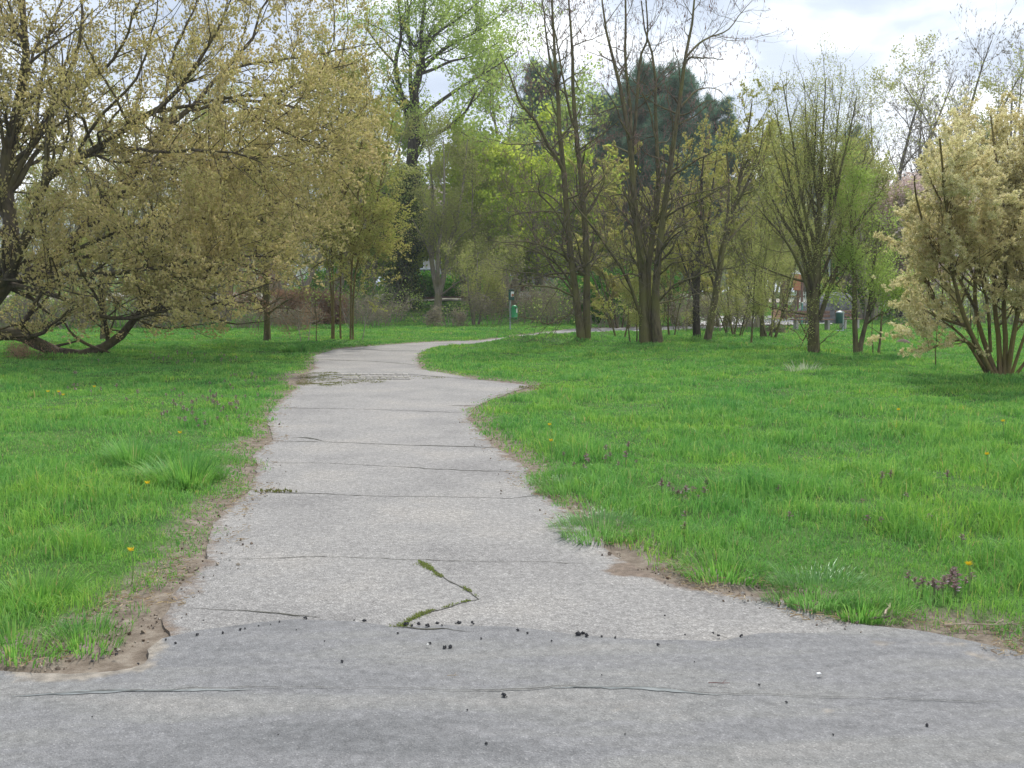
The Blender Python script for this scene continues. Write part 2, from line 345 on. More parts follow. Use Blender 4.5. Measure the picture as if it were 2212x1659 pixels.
def rough_outline(poly, rng, amp):
    out = []
    for a, b in zip(poly, np.roll(poly, -1, 0)):
        l = np.linalg.norm(b - a); dist = max(2.0, min(a[1], b[1])); far = abs(a[0]) > 14 or abs(b[0]) > 14
        n = 1 if far or a[1] < 0 or b[1] < 0 else max(1, int(l / (.012 * dist))); n = min(n, 120)
        t = np.arange(n) / n; p = a + (b - a) * t[:, None]; nn = np.array([-(b - a)[1], (b - a)[0]]) / max(l, 1e-6)
        w = (fbm(p[:, 0], p[:, 1], 4, 11) - .5) * 2 * amp + (vn(p[:, 0], p[:, 1], 22, 12) - .5) * amp * .6
        if far or n == 1: w = w * 0
        out.append(p + nn * w[:, None] * np.minimum(1, np.minimum(t, 1 - t) * 6 + .15)[:, None])
    return np.vstack(out)
def sheet(name, poly, pts, z, mat, attrs=None, skirt=.0):
    n = len(poly); V = [Vector(p) for p in np.vstack([poly, pts])]
    r = geometry.delaunay_2d_cdt(V, [(i, (i + 1) % n) for i in range(n)], [list(range(n))], 1, 1e-5)
    v2 = np.array([tuple(v) for v in r[0]]); f3 = np.array([f for f in r[2] if len(f) == 3])
    d = attrs(v2) if attrs else None
    zz = z(v2[:, 0], v2[:, 1]) if callable(z) else np.full(len(v2), z)
    V3 = np.column_stack([v2, zz])
    e = np.concatenate([f3[:, [0, 1]], f3[:, [1, 2]], f3[:, [2, 0]]])
    fs = [f3]
    if skirt:
        key = {}
        for a, b in e: key.setdefault((min(a, b), max(a, b)), []).append((a, b))
        be = np.array([v[0] for v in key.values() if len(v) == 1]); nb = len(V3); V3 = np.vstack([V3, V3 - [0, 0, skirt]])
        fs.append(np.column_stack([be[:, 1], be[:, 0], be[:, 0] + nb, be[:, 1] + nb]))
        if d: d = {k: np.concatenate([x, x]) for k, x in d.items()}
    return mesh_obj(name, V3, fs, mat, attrs=d)
def fill_pts(poly, x0, x1, y0, y1, s, rng):
    X, Y = np.meshgrid(np.arange(x0, x1, s), np.arange(y0, y1, s)); X = X.ravel() + rng.uniform(-.3, .3, X.size) * s; Y = Y.ravel() + rng.uniform(-.3, .3, Y.size) * s
    k = sdist(X, Y, poly) < -s * .6; return np.column_stack([X[k], Y[k]])
def asphalt(name, cols, grain, dirt_col, speck, bump, streak=False):
    m, nt, N, L = new_mat(name); out = node(nt, 'ShaderNodeOutputMaterial'); bs = node(nt, 'ShaderNodeBsdfPrincipled', Roughness=.88)
    bs.inputs['Specular IOR Level'].default_value = .25
    geo = node(nt, 'ShaderNodeNewGeometry'); P = geo.outputs['Position']
    v = node(nt, 'ShaderNodeTexVoronoi', Scale=grain); L.new(P, v.inputs['Vector'])
    sep = node(nt, 'ShaderNodeSeparateColor'); L.new(v.outputs['Color'], sep.inputs[0])
    r = ramp(nt, cols); L.new(sep.outputs[0], r.inputs[0]); col = r.outputs[0]
    big = node(nt, 'ShaderNodeTexNoise', Scale=.9, Detail=7.0, Roughness=.6); 
    mp = node(nt, 'ShaderNodeMapping'); mp.inputs['Scale'].default_value = (.55, 2.6, 1) if streak else (1, 1, 1); L.new(P, mp.inputs[0]); L.new(mp.outputs[0], big.inputs['Vector'])
    rb = ramp(nt, [(.34, (.76, .77, .79)), (.46, (.98, .98, 1)), (.54, (1.02, 1.02, 1)), (.66, (1.2, 1.17, 1.12))] if streak else [(.34, (.83, .83, .84)), (.5, (1, 1, 1)), (.66, (1.12, 1.10, 1.07))]); L.new(big.outputs['Fac'], rb.inputs[0])
    col = mixc(nt, 1.0, col, rb.outputs[0], 'MULTIPLY')
    s2 = node(nt, 'ShaderNodeTexNoise', Scale=26.0, Detail=3.0); L.new(P, s2.inputs['Vector'])
    rs = ramp(nt, [(.3, (.8, .8, .8)), (.7, (1.15, 1.15, 1.15))]); L.new(s2.outputs['Fac'], rs.inputs[0]); col = mixc(nt, 1.0, col, rs.outputs[0], 'MULTIPLY')
    da = node(nt, 'ShaderNodeAttribute'); da.attribute_name = 'dirt'
    dn = node(nt, 'ShaderNodeTexNoise', Scale=7.0, Detail=8.0, Roughness=.7); L.new(P, dn.inputs['Vector'])
    ad = node(nt, 'ShaderNodeMath', operation='ADD'); L.new(da.outputs['Fac'], ad.inputs[0]); L.new(dn.outputs['Fac'], ad.inputs[1])
    rd = ramp(nt, [(.78, (0, 0, 0)), (1.0, (1, 1, 1))]); L.new(ad.outputs[0], rd.inputs[0])
    dc = ramp(nt, [(.35, tuple(c * .6 for c in dirt_col)), (.65, dirt_col)]); L.new(s2.outputs['Fac'], dc.inputs[0])
    col = mixc(nt, rd.outputs[0], col, dc.outputs[0])
    L.new(col, bs.inputs['Base Color'])
    bu = node(nt, 'ShaderNodeBump', Strength=bump, Distance=.006); L.new(v.outputs['Distance'], bu.inputs['Height'])
    b2 = node(nt, 'ShaderNodeBump', Strength=.5, Distance=.02); L.new(big.outputs['Fac'], b2.inputs['Height']); L.new(bu.outputs[0], b2.inputs['Normal']); L.new(b2.outputs[0], bs.inputs['Normal'])
    L.new(bs.outputs[0], out.inputs[0]); return m
m_path = asphalt('worn_asphalt', [(0, (.18, .173, .166)), (.25, (.225, .218, .21)), (.6, (.252, .245, .236)), (.88, (.29, .28, .27)), (1, (.38, .37, .355))], 120.0, (.20, .155, .12), .5, .8)
m_road = asphalt('patched_asphalt', [(0, (.140, .140, .140)), (.3, (.172, .172, .172)), (.7, (.188, .188, .188)), (.95, (.214, .213, .212)), (1, (.28, .275, .27))], 170.0, (.29, .26, .22), .5, .4, True)
bumps = lambda x, y: (fbm(x, y, 1.2, 21) - .5) * .008
def ell(v, spots):
    d = np.zeros(len(v))
    for x, y, rx, ry, a in spots:
        c = gr(x, y); e1 = gr(x + rx, y); e2 = gr(x, y - ry); q = ((v[:, 0] - c[0]) / (e1[0] - c[0])) ** 2 + ((v[:, 1] - c[1]) / (e2[1] - c[1])) ** 2
        d = np.maximum(d, a * (1 - ss(.2, 1.3, q)))
    return d
pspots = [(430, 1275, 45, 22, .34), (370, 1335, 40, 20, .3), (1400, 1235, 110, 20, .7), (1500, 1268, 90, 12, .6), (1120, 985, 60, 14, .5), (1060, 945, 40, 10, .4), (640, 822, 40, 16, .6), (760, 822, 120, 12, .3), (1010, 880, 45, 5, .35), (1130, 840, 60, 6, .4)]
def pattr(v): return {'dirt': np.maximum(ell(v, pspots), .42 * (1 - ss(.0, .2, -sdist(v[:, 0], v[:, 1], ppoly))) * (1 - ss(25, 30, v[:, 1])))}
rspots = [(180, 1430, 190, 52, .75), (1980, 1400, 160, 14, .35), (1820, 1552, 110, 10, .36), (2010, 1405, 110, 7, .4), (1400, 1545, 260, 22, .22), (620, 1520, 420, 16, .2), (300, 1400, 70, 25, .5), (2150, 1425, 90, 20, .4), (900, 1440, 60, 12, .18), (1500, 1530, 500, 60, .12)]
def rattr(v): return {'dirt': ell(v, rspots)}
po = rough_outline(ppoly, RNG, .035)
ppts = np.vstack([fill_pts(ppoly, -3, 4, 3, 13, .09, RNG), fill_pts(ppoly, -9, 18, 13, 52, .3, RNG)])
path = sheet('path', po, ppts, lambda x, y: .010 + bumps(x, y), m_path, pattr, .014); path['kind'] = 'structure'
ro = rough_outline(rpoly, RNG, .02)
rpts = np.vstack([fill_pts(rpoly, -4, 5, 2, 6, .09, RNG), fill_pts(rpoly, -30, 30, -10, 6, 1.2, RNG)])
road = sheet('road', ro, rpts, lambda x, y: .018 + bumps(x, y), m_road, rattr, .02); road['kind'] = 'structure'

# joints and cracks in the surface
m_crack = plain('crack_fill', (.075, .074, .062), .95, var=.5, scale=30, spec=.1)
m_seal = plain('crack_sealant', (.185, .20, .20), .85, var=.12, scale=30)
def strip(b, L, w, z, seed, step=.03):
    g2 = grl(L); d = np.concatenate([[0], np.cumsum(np.linalg.norm(np.diff(g2, axis=0), axis=1))]); n = max(6, int(d[-1] / step)); u = np.linspace(0, d[-1], n)
    p = np.column_stack([np.interp(u, d, g2[:, 0]), np.interp(u, d, g2[:, 1])]); p[:, 1] += (vn(u, u * 0, 3, seed) - .5) * .04 + (vn(u, u * 0, 14, seed + 1) - .5) * .022 + (vn(u, u * 0, 45, seed + 4) - .5) * .012
    T = np.gradient(p, axis=0); T /= np.linalg.norm(T, axis=1)[:, None]; Nn = np.column_stack([-T[:, 1], T[:, 0]])
    ww = w * (np.clip(vn(u, u * 0, 2.5, seed + 2) * 1.3 + vn(u, u * 0, 23, seed + 3) * 1.0 - .5, .45, 1.6) * np.minimum(1, np.minimum(u, u[-1] - u) * 4 + .05))[:, None]
    A = p + Nn * ww / 2; B = p - Nn * ww / 2; zz = z + bumps(p[:, 0], p[:, 1])
    V = np.vstack([np.column_stack([A, zz]), np.column_stack([B, zz])]); i = np.arange(n - 1); b.add(V, [np.column_stack([i, i + n, i + n + 1, i + 1])])
b = MB()
for s, (L, w) in enumerate([([(440, 1211), (700, 1207), (900, 1212), (1100, 1217), (1300, 1221)], .009), ([(905, 1215), (945, 1240), (975, 1262), (1005, 1275), (1035, 1298), (985, 1310), (930, 1325), (885, 1345), (862, 1362)], .014),
        ([(380, 1320), (520, 1325), (640, 1335), (720, 1343)], .012), ([(545, 1065), (700, 1070), (900, 1075), (1100, 1080), (1170, 1072)], .016), ([(545, 1000), (700, 1003), (850, 1010), (1000, 1018), (1135, 1023)], .016),
        ([(592, 955), (700, 957), (850, 962), (1000, 967), (1080, 970)], .03), ([(590, 882), (800, 886), (1000, 893)], .03), ([(690, 778), (800, 781), (900, 789)], .09), ([(730, 767), (880, 770)], .04), ([(760, 756), (850, 758), (930, 759)], .06), ([(840, 806), (960, 816), (1040, 822), (1140, 829)], .05),
        ([(965, 878), (1030, 877)], .06), ([(630, 947), (665, 948), (700, 955)], .07), ([(740, 992), (755, 993)], .03), ([(835, 1362), (900, 1366), (960, 1364), (1020, 1372)], .018)]):
    strip(b, L, w, .0125 if s < 14 else .0205, s * 5)
c = b.build('surface_cracks', m_crack, path)
b = MB(); strip(b, [(-60, 1518), (100, 1508), (300, 1500), (450, 1497), (700, 1497), (860, 1497), (1100, 1500), (1200, 1495), (1400, 1499), (1500, 1507), (1700, 1512), (2212, 1530)], .005, .0235, 90)
strip(b, [(1530, 1377), (1560, 1383), (1585, 1392)], .03, .0235, 95)
b.build('surface_cracks', m_crack, road)
b = MB(); strip(b, [(30, 1513), (300, 1501), (450, 1498), (560, 1498)], .03, .0205, 120); strip(b, [(1180, 1496), (1400, 1500), (1560, 1512)], .045, .0205, 130); b.build('sealant_lines', m_seal, road)

# far road behind the meadow and the paved square
m_far = plain('far_paving', (.38, .35, .31), .9, var=.2, scale=1.5)
def ribbon(name, A, B, zoff, mat, n=60):
    t = np.linspace(0, 1, n)[:, None]; A = resample(np.array(A, float), n); B = resample(np.array(B, float), n); k = np.linspace(0, 1, 5)
    V = np.concatenate([A * (1 - s) + B * s for s in k]); z = terrain(V[:, 0], V[:, 1]) + zoff; V = np.column_stack([V, z]); i = np.arange(n - 1); fs = [np.column_stack([i + r * n, i + 1 + r * n, i + 1 + (r + 1) * n, i + (r + 1) * n]) for r in range(4)]
    o = mesh_obj(name, V, fs, mat, smooth=True); o['kind'] = 'structure'; return o
ribbon('far_road', [(-60, 74), (-20, 73), (0, 74), (20, 78), (60, 90)], [(-60, 80), (-20, 79), (0, 80), (20, 84), (60, 96)], .05, m_far)
ribbon('paved_square', [(8.2, 49), (12, 50), (15.2, 50.5)], [(10, 62), (15, 63), (19, 64)], .06, plain('square_paving', (.42, .41, .42), .9, var=.12, scale=1.2))

# ================================================================ GRASS
def grass_pts(rng, N, y0, y1, pw, margin=2.0):
    a = 1 - pw; u = rng.random(N); Y = (y0 ** (a + 1) + u * (y1 ** (a + 1) - y0 ** (a + 1))) ** (1 / (a + 1)) if abs(a + 1) > 1e-6 else y0 * (y1 / y0) ** u
    X = rng.uniform(-1, 1, N) * (.481 * Y + margin); return X, Y
def blades(rng, X, Y, H, W, lean, seg=2):
    n = len(X); sd = sdist(X, Y, bare); Z = terrain(X, Y, sd) - .005; th_ = rng.uniform(0, 6.283, n); ld = rng.uniform(0, 6.283, n)
    side = np.column_stack([np.cos(th_), np.sin(th_), np.zeros(n)]) * (W / 2)[:, None]; dr = np.column_stack([np.cos(ld), np.sin(ld), np.zeros(n)]) * (lean * H)[:, None]
    B = np.column_stack([X, Y, Z]); up = np.zeros((n, 3)); up[:, 2] = H
    mid = B + up * .55 + dr * .28; tip = B + up * (1 - .35 * np.minimum(1, lean ** 2))[:, None] + dr
    V = np.stack([B - side, B + side, mid + side * .8, mid - side * .8, tip], 1).reshape(-1, 3); o = np.arange(n)[:, None] * 5
    return V, [o + np.array([[0, 1, 2, 3]]), o + np.array([[3, 2, 4]])]
def grass_mat():
    m, nt, N, L = new_mat('grass_blades'); out = node(nt, 'ShaderNodeOutputMaterial'); geo = node(nt, 'ShaderNodeNewGeometry'); P = geo.outputs['Position']
    r = ramp(nt, [(0, (.095, .26, .045)), (.35, (.145, .36, .066)), (.7, (.205, .44, .088)), (.93, (.28, .49, .12)), (.98, (.36, .42, .12)), (1, (.42, .36, .20))])
    L.new(geo.outputs['Random Per Island'], r.inputs[0]); col = r.outputs[0]
    n1 = node(nt, 'ShaderNodeTexNoise', Scale=.45, Detail=5.0, Roughness=.65); L.new(P, n1.inputs['Vector'])
    r1 = ramp(nt, [(.35, (.72, .88, .9)), (.5, (1, 1, 1)), (.66, (1.3, 1.12, .8))]); L.new(n1.outputs['Fac'], r1.inputs[0]); col = mixc(nt, 1.0, col, r1.outputs[0], 'MULTIPLY')
    n2 = node(nt, 'ShaderNodeTexNoise', Scale=4.0, Detail=3.0); L.new(P, n2.inputs['Vector'])
    r2 = ramp(nt, [(.36, (.78, .86, .9)), (.62, (1.12, 1.06, .95))]); L.new(n2.outputs['Fac'], r2.inputs[0]); col = mixc(nt, 1.0, col, r2.outputs[0], 'MULTIPLY')
    d = node(nt, 'ShaderNodeBsdfDiffuse'); t = node(nt, 'ShaderNodeBsdfTranslucent'); L.new(col, d.inputs[0]); L.new(col, t.inputs[0])
    mx = node(nt, 'ShaderNodeMixShader', Fac=.45); L.new(d.outputs[0], mx.inputs[1]); L.new(t.outputs[0], mx.inputs[2])
    gl = node(nt, 'ShaderNodeBsdfGlossy', Roughness=.6); gl.inputs['Color'].default_value = (.75, .85, .8, 1); m2 = node(nt, 'ShaderNodeMixShader', Fac=.03)
    L.new(mx.outputs[0], m2.inputs[1]); L.new(gl.outputs[0], m2.inputs[2]); L.new(m2.outputs[0], out.inputs[0]); return m
m_grass = grass_mat()
rg = np.random.default_rng(11)
X, Y = grass_pts(rg, 1250000, 3.6, 74, 1.28)
sd = sdist(X, Y, bare); clump = fbm(X, Y, 1.7, 30); cl2 = vn(X, Y, 6.5, 33)
edge = sd + .07 - (fbm(X, Y, 5, 40) - .42) * .42 - (vn(X, Y, 1.6, 41) - .5) * .25
keep = (edge > 0) & (sd > -.25) & (rg.random(len(X)) < .35 + .65 * ss(.0, .3, edge)) & (rg.random(len(X)) < .45 + .9 * cl2) & ~((X < -1) & (fbm(X, Y, 1.1, 50) > .70) & (Y < 9))
X, Y, sd, clump, cl2, edge = (a[keep] for a in (X, Y, sd, clump, cl2, edge))
H = (.045 + .15 * ss(.25, .75, clump) * (.4 + .9 * cl2)) * rg.uniform(.55, 1.25, len(X)) * (.55 + .45 * ss(0, .5, edge)) * np.where(X < -.6, .82, 1.0)
H = H * .84 * (1 - .35 * ss(9, 16, Y)); H = np.maximum(H, .03)
W = np.clip(.00085 * Y, .0034, .06) * rg.uniform(.7, 1.3, len(X))
H = H * (1 + .6 * ss(.66, .85, vn(X, Y, 1.9, 90)) * ss(.1, .5, sd)); V, fs = blades(rg, X, Y, H, W, np.abs(rg.normal(.5, .4, len(X))).clip(0, 1.4))
o = mesh_obj('meadow_grass', V, fs, m_grass); tag(o, 'green meadow grass growing on both sides of the asphalt path', 'grass', kind='stuff')
# low broad-leaved weeds at the verges
rg2 = np.random.default_rng(12); X, Y = grass_pts(rg2, 60000, 3.8, 26, 1.6, .5); sd = sdist(X, Y, bare)
k = (sd > -.12) & ((fbm(X, Y, 1.3, 60) > .53) | (sd < .25)) & (rg2.random(len(X)) < .75 - .35 * ss(0, .6, sd)); k &= (sd > 0) | (fbm(X, Y, 4, 61) > .6); X, Y = X[k], Y[k]
pos = np.column_stack([X, Y, terrain(X, Y) + rg2.uniform(.01, .06, len(X))]); tv, tf = scat_tpl(9, 4, .6, .3); tv = tv * [1, 1, .35]
V, f = place(rg2, tv, tf, pos, np.column_stack([rg2.normal(0, .25, (len(X), 2)), np.ones(len(X))]), rg2.uniform(.012, .03, len(X)) * (.7 + .05 * Y))
o = mesh_obj('verge_weeds', V, [f], leaf_mat('weed_leaf', [(.07, .2, .03), (.11, .28, .04), (.16, .32, .06)], .35)); tag(o, 'low leafy weeds and clover creeping out of the grass along the path edges', 'weeds', kind='stuff')
# dry straw and litter on the bare margins
rg3 = np.random.default_rng(13); X, Y = grass_pts(rg3, 150000, 3.8, 20, 1.6, .3); sd = sdist(X, Y, bare); k = (np.abs(sd + .05) < .22) & (fbm(X, Y, 3, 70) > .5); k &= rg3.random(len(X)) < .55; X, Y = X[k], Y[k]; n = len(X)
pos = np.column_stack([X, Y, terrain(X, Y) + .022 + rg3.uniform(0, .012, n)]); th_ = rg3.uniform(0, 6.283, n); D = np.column_stack([np.cos(th_), np.sin(th_), rg3.normal(0, .15, n)])
tv = np.array([[-.06, 0, 0], [.06, 0, 0], [.05, .03, 1], [-.05, .03, 1]]); tf = np.array([[0, 1, 2, 3]]); V, f = place(rg3, tv, tf, pos, D, rg3.uniform(.012, .045, n))
o = mesh_obj('dry_straw_litter', V, [f], leaf_mat('straw', [(.30, .22, .12), (.42, .33, .2), (.2, .13, .08), (.5, .42, .28)], .2)); tag(o, 'dry straw and leaf litter lying on the bare soil beside the path', 'litter', kind='stuff')
# taller tussocks
rg4 = np.random.default_rng(14); X, Y = grass_pts(rg4, 90000, 3.6, 16, 1.6, .3); sd = sdist(X, Y, bare); sp_ = sdist(X, Y, ppoly); sr = sdist(X, Y, rpoly); k = (np.abs(sd + .08) < .25) & (fbm(X, Y, 2.5, 75) > .42) & (rg4.random(len(X)) < np.where(np.minimum(sp_, sr) > 0, .35, .06)); X, Y, sr, sp_ = X[k], Y[k], sr[k], sp_[k]; n = len(X)
tv = np.array([[1, 0, 0], [-.8, .5, 0], [-.6, -.8, 0], [.1, 0, .8], [0, .1, -.6]]); tf = np.array([[0, 1, 3], [1, 2, 3], [2, 0, 3], [1, 0, 4], [2, 1, 4], [0, 2, 4]])
zz = np.where(sr < 0, .020, np.where(sp_ < 0, .012, .0)) + bumps(X, Y); V, f = place(rg4, tv, tf, np.column_stack([X, Y, np.maximum(zz, terrain(X, Y)) + .002]), rg4.normal(size=(n, 3)), rg4.uniform(.002, .009, n) * (1 + 1.6 * rg4.random(n) ** 6))
o = mesh_obj('soil_crumbs', V, [f], leaf_mat('soil_crumb', [(.08, .06, .045), (.16, .12, .09), (.30, .26, .21), (.12, .10, .09), (.20, .15, .11), (.55, .52, .47)], 0)); tag(o, 'small clods and grit strewn on the bare soil margins', 'soil crumbs', kind='stuff')
m_tus = leaf_mat('tussock_blades', [(.07, .23, .035), (.11, .31, .05), (.16, .38, .07)], .45, gloss=.03)
m_tus2 = leaf_mat('tussock_blades_bluish', [(.11, .27, .06), (.16, .35, .08), (.24, .42, .13)], .45, gloss=.03)
def tussock(x, y, rad, h, n, label, mat=None, seed=0, wide=.0055):
    mat = mat or m_grass; r = np.random.default_rng(200 + seed); g0 = gr(x, y); z0 = th(g0[0], g0[1]); a = r.uniform(0, 6.283, n); rr = rad * np.sqrt(r.random(n)) * .8 * (.5 + 1.1 * vn(np.cos(a) * 1.6 + seed, np.sin(a) * 1.6 + seed, 1, seed)); H_ = .6 + .7 * vn(np.cos(a) * 2.5 + 9, np.sin(a) * 2.5 + rr * 9, 1.3, seed)
    X = np.cos(a) * rr; Y = np.sin(a) * rr; H = h * r.uniform(.5, 1.1, n) * H_; out = (rr / rad) * .75 + r.uniform(0, .45, n) * r.random(n); H = H * (.45 + .75 * r.random(n) ** 1.5)
    side = np.column_stack([-np.sin(a), np.cos(a), np.zeros(n)]) * (wide / 2 * r.uniform(.7, 1.3, n))[:, None]; dr = np.column_stack([np.cos(a), np.sin(a), np.zeros(n)]); rings = []
    H = H * .8
    for t in (0, .35, .7, 1):
        p = np.column_stack([X, Y, np.zeros(n)]) + dr * (out * H * t ** 1.7)[:, None]; p[:, 2] = H * (t - .38 * out.clip(0, 1) * t ** 3); w = (1, .9, .6, .06)[(0, .35, .7, 1).index(t)]
        rings += [p - side * w, p + side * w]
    V = np.stack(rings, 1).reshape(-1, 3); o_ = np.arange(n)[:, None] * 8; fs = [np.concatenate([o_ + np.array([[2 * k, 2 * k + 1, 2 * k + 3, 2 * k + 2]]) for k in range(3)])]
    o = mesh_obj('grass_tussock', V, fs, mat); o.location = (g0[0], g0[1], z0); tag(o, label, 'grass tussock', 'tall grass tussocks in the meadow')
tussock(290, 1005, .3, .36, 900, 'tall dark grass tussock in the left meadow, the farther of the two tall ones')
tussock(405, 1045, .36, .36, 1500, 'widest tall grass tussock in the left meadow, close to the path verge', seed=1)
tussock(75, 1300, .3, .17, 700, 'low grass tussock at the left picture border by the road', seed=2)
tussock(30, 1400, .3, .14, 700, 'short dense grass tussock just above the bare dirt patch by the road', seed=3)
tussock(180, 1385, .26, .12, 500, 'grass tussock hanging over the dirt patch at the left road corner', seed=4)
tussock(1300, 1150, .38, .17, 1300, 'bluish drooping grass tussock where the path bends out on the right', m_tus2, 5)
tussock(1760, 1290, .36, .15, 1100, 'silvery drooping tussock overhanging the right edge above the asphalt join', m_tus2, 6)
tussock(1560, 1240, .3, .15, 900, 'dark tussock beside the hollow in the right verge', seed=7)
tussock(1735, 808, .5, .3, 170, 'pale straw coloured tussock far out in the right meadow', leaf_mat('pale_tussock', [(.4, .46, .3), (.55, .6, .42)], .3), 8, .014)
tussock(640, 762, .5, .35, 900, 'dark weedy tussock beside the bend of the path', seed=9, wide=.014)
tussock(1860, 1330, .28, .12, 800, 'bushy grass tussock on the verge left of the dead nettle patch', seed=10)
tussock(1220, 1060, .3, .15, 800, 'grass tussock leaning over the narrow waist of the path', m_tus2, seed=11)

# ---------------------------------------------------------------- moss in the path
def moss(name, spots, label, seed, hgt=.02):
    r = np.random.default_rng(seed); P = []
    for x, y, rx, ry, n in spots:
        n = int(n * 1.3)
        c = gr(x, y); e1 = gr(x + rx, y)[0] - c[0]; e2 = gr(x, y - ry)[1] - c[1]; a = r.uniform(0, 6.283, n); q = np.sqrt(r.random(n)); P.append(np.column_stack([c[0] + np.cos(a) * q * e1, c[1] + np.sin(a) * q * e2]))
    P = np.vstack(P); P = P[(fbm(P[:, 0], P[:, 1], 5, seed) - .45) * 4 + .35 > r.random(len(P))]; n = len(P)
    if True:
        pos = np.column_stack([P, .011 + bumps(P[:, 0], P[:, 1])]); tv, tf = tuft_tpl(seed, 4, .9, .2)
        V, f = place(r, tv, tf, pos, np.column_stack([r.normal(0, .4, (n, 2)), np.ones(n)]), r.uniform(.5, 1.3, n) * hgt); o = mesh_obj(name, V, [f], leaf_mat(name + '_leaf', [(.12, .15, .04), (.18, .22, .05), (.22, .22, .10), (.20, .16, .10)], .3)); tag(o, label, 'moss', kind='stuff')
rm = np.random.default_rng(31); g2 = grl([(905, 1215), (930, 1234), (950, 1248), (975, 1262), (1005, 1275), (1035, 1298), (985, 1310), (930, 1325), (885, 1345), (862, 1362)]); dd = np.concatenate([[0], np.cumsum(np.linalg.norm(np.diff(g2, axis=0), axis=1))])
u = rm.uniform(0, dd[-1], 4200); dn_ = vn(u, u * 0, 5, 91) * .8 + vn(u, u * 0, 16, 92) * .5; k = dn_ > .55 + .55 * rm.random(len(u)); u = u[k]; dn_ = dn_[k]
P = np.column_stack([np.interp(u, dd, g2[:, 0]), np.interp(u, dd, g2[:, 1]) + (vn(u, u * 0, 9, 93) - .5) * .03]) + rm.normal(0, 1, (len(u), 2)) * (.003 + .016 * dn_[:, None] ** 5)
tv, tf = tuft_tpl(31, 4, 1.1, .2); V, f = place(rm, tv, tf, np.column_stack([P, .011 + bumps(P[:, 0], P[:, 1])]), np.column_stack([rm.normal(0, .6, (len(u), 2)), np.ones(len(u))]), rm.uniform(.004, .012, len(u)))
o = mesh_obj('crack_moss', V, [f], leaf_mat('crack_moss_leaf', [(.14, .2, .04), (.22, .30, .06), (.28, .32, .11), (.2, .17, .1)], .3)); tag(o, 'yellow green moss filling the kinked crack across the path', 'moss', kind='stuff')
moss('path_moss', [(720, 822, 75, 14, 2600), (690, 812, 45, 7, 1300), (800, 824, 45, 5, 600), (690, 830, 45, 5, 800), (870, 817, 100, 3, 400)], 'patch of green moss on the broken asphalt before the bend', 33, .016)
moss('edge_moss', [(1180, 838, 60, 6, 600), (590, 1066, 55, 2, 60)], 'thin sprouting green on the bare soil margins of the path', 35, .022)
r5 = np.random.default_rng(5); m_sett = plain('sett_stone', (.33, .31, .28), .9, var=.25, scale=9); p0 = gr(805, 816); e = empty('drain_channel', (p0[0], p0[1], .0), 'rows of pale setts sunk across the path at the mossy patch', 'drain')
for row, yy in enumerate((811, 816, 820)):
    for k in range(11):
        p = gr(735 + k * 14 + row * 4 + r5.uniform(-2, 2), yy); MB().box((p[0] - p0[0], p[1] - p0[1], .02 + float(bumps(p[0], p[1]))), (.105, .16, .024), r5.normal(0, .08), .01).build('sett', m_sett, e)

# ---------------------------------------------------------------- tar crumbs, sticks
m_tar = plain('tar', (.035, .035, .038), .8, var=.3, scale=80)
def crumb(seed, big=1.0):
    r = np.random.default_rng(seed); b = MB()
    for k in range(3):
        c = r.normal(0, .010, 3) * [1, 1, .3]; b.lathe(c + [0, 0, .006], [(.001, -.008), (.009, -.005), (.012, 0), (.007, .007), (.001, .009)], 6, r.uniform(.8, 1.6), r.uniform(.7, 1.1))
    V = np.concatenate(b.V); V += r.normal(0, .0018, V.shape); b.V = [V * big]; return b
protos = [crumb(s).build('tar_crumb', m_tar) for s in range(3)]
spots = [(661, 1345), (765, 1350), (790, 1352), (875, 1360), (890, 1362), (905, 1358), (925, 1362), (945, 1357), (955, 1361), (985, 1357), (992, 1356), (1018, 1355), (1022, 1358), (1250, 1380), (1262, 1379), (1268, 1384), (961, 1410), (970, 1409), (1090, 1515), (1095, 1516), (560, 1362), (585, 1358), (520, 1370), (480, 1378), (425, 1382), (440, 1350), (530, 1368), (1541, 1376), (1552, 1382), (1436, 1338), (1480, 1380), (1300, 1384), (1330, 1386), (1600, 1383), (1720, 1300), (1120, 1372), (1040, 1390), (860, 1378), (700, 1395), (930, 1400), (1140, 1378), (1190, 1395), (1420, 1402), (640, 1370), (605, 1352), (740, 1440), (1010, 1545), (1300, 1470), (1500, 1440), (380, 1400), (360, 1392), (250, 1425), (200, 1440), (150, 1420), (300, 1445), (1640, 1490), (1700, 1530), (1800, 1600), (1350, 1600), (600, 1600), (200, 1560), (1050, 1620), (2000, 1580)]
for i, (x, y) in enumerate(spots):
    o = protos[i] if i < 3 else protos[i % 3].copy()
    if i >= 3: C.objects.link(o)
    p = gr(x, y); s = RNG.uniform(.5, 1.5) * (.52 if i < 19 else .34); o.location = (p[0], p[1], .021 + float(bumps(p[0], p[1])) - (.008 if p[1] > 5.3 else 0)); o.scale = (s, s, s); o.rotation_euler[2] = RNG.uniform(0, 6)
    lab = 'small black tar crumb lying along the seam between path and patched asphalt' if i < 45 and y < 1420 else 'tiny dark stone crumb scattered on the foreground asphalt'
    tag(o, lab, 'tar crumb', 'tar crumbs along the asphalt seam' if i < 45 and y < 1420 else 'crumbs on the foreground asphalt')
m_stick = plain('dry_stick', (.42, .34, .25), .85, var=.3, scale=40)
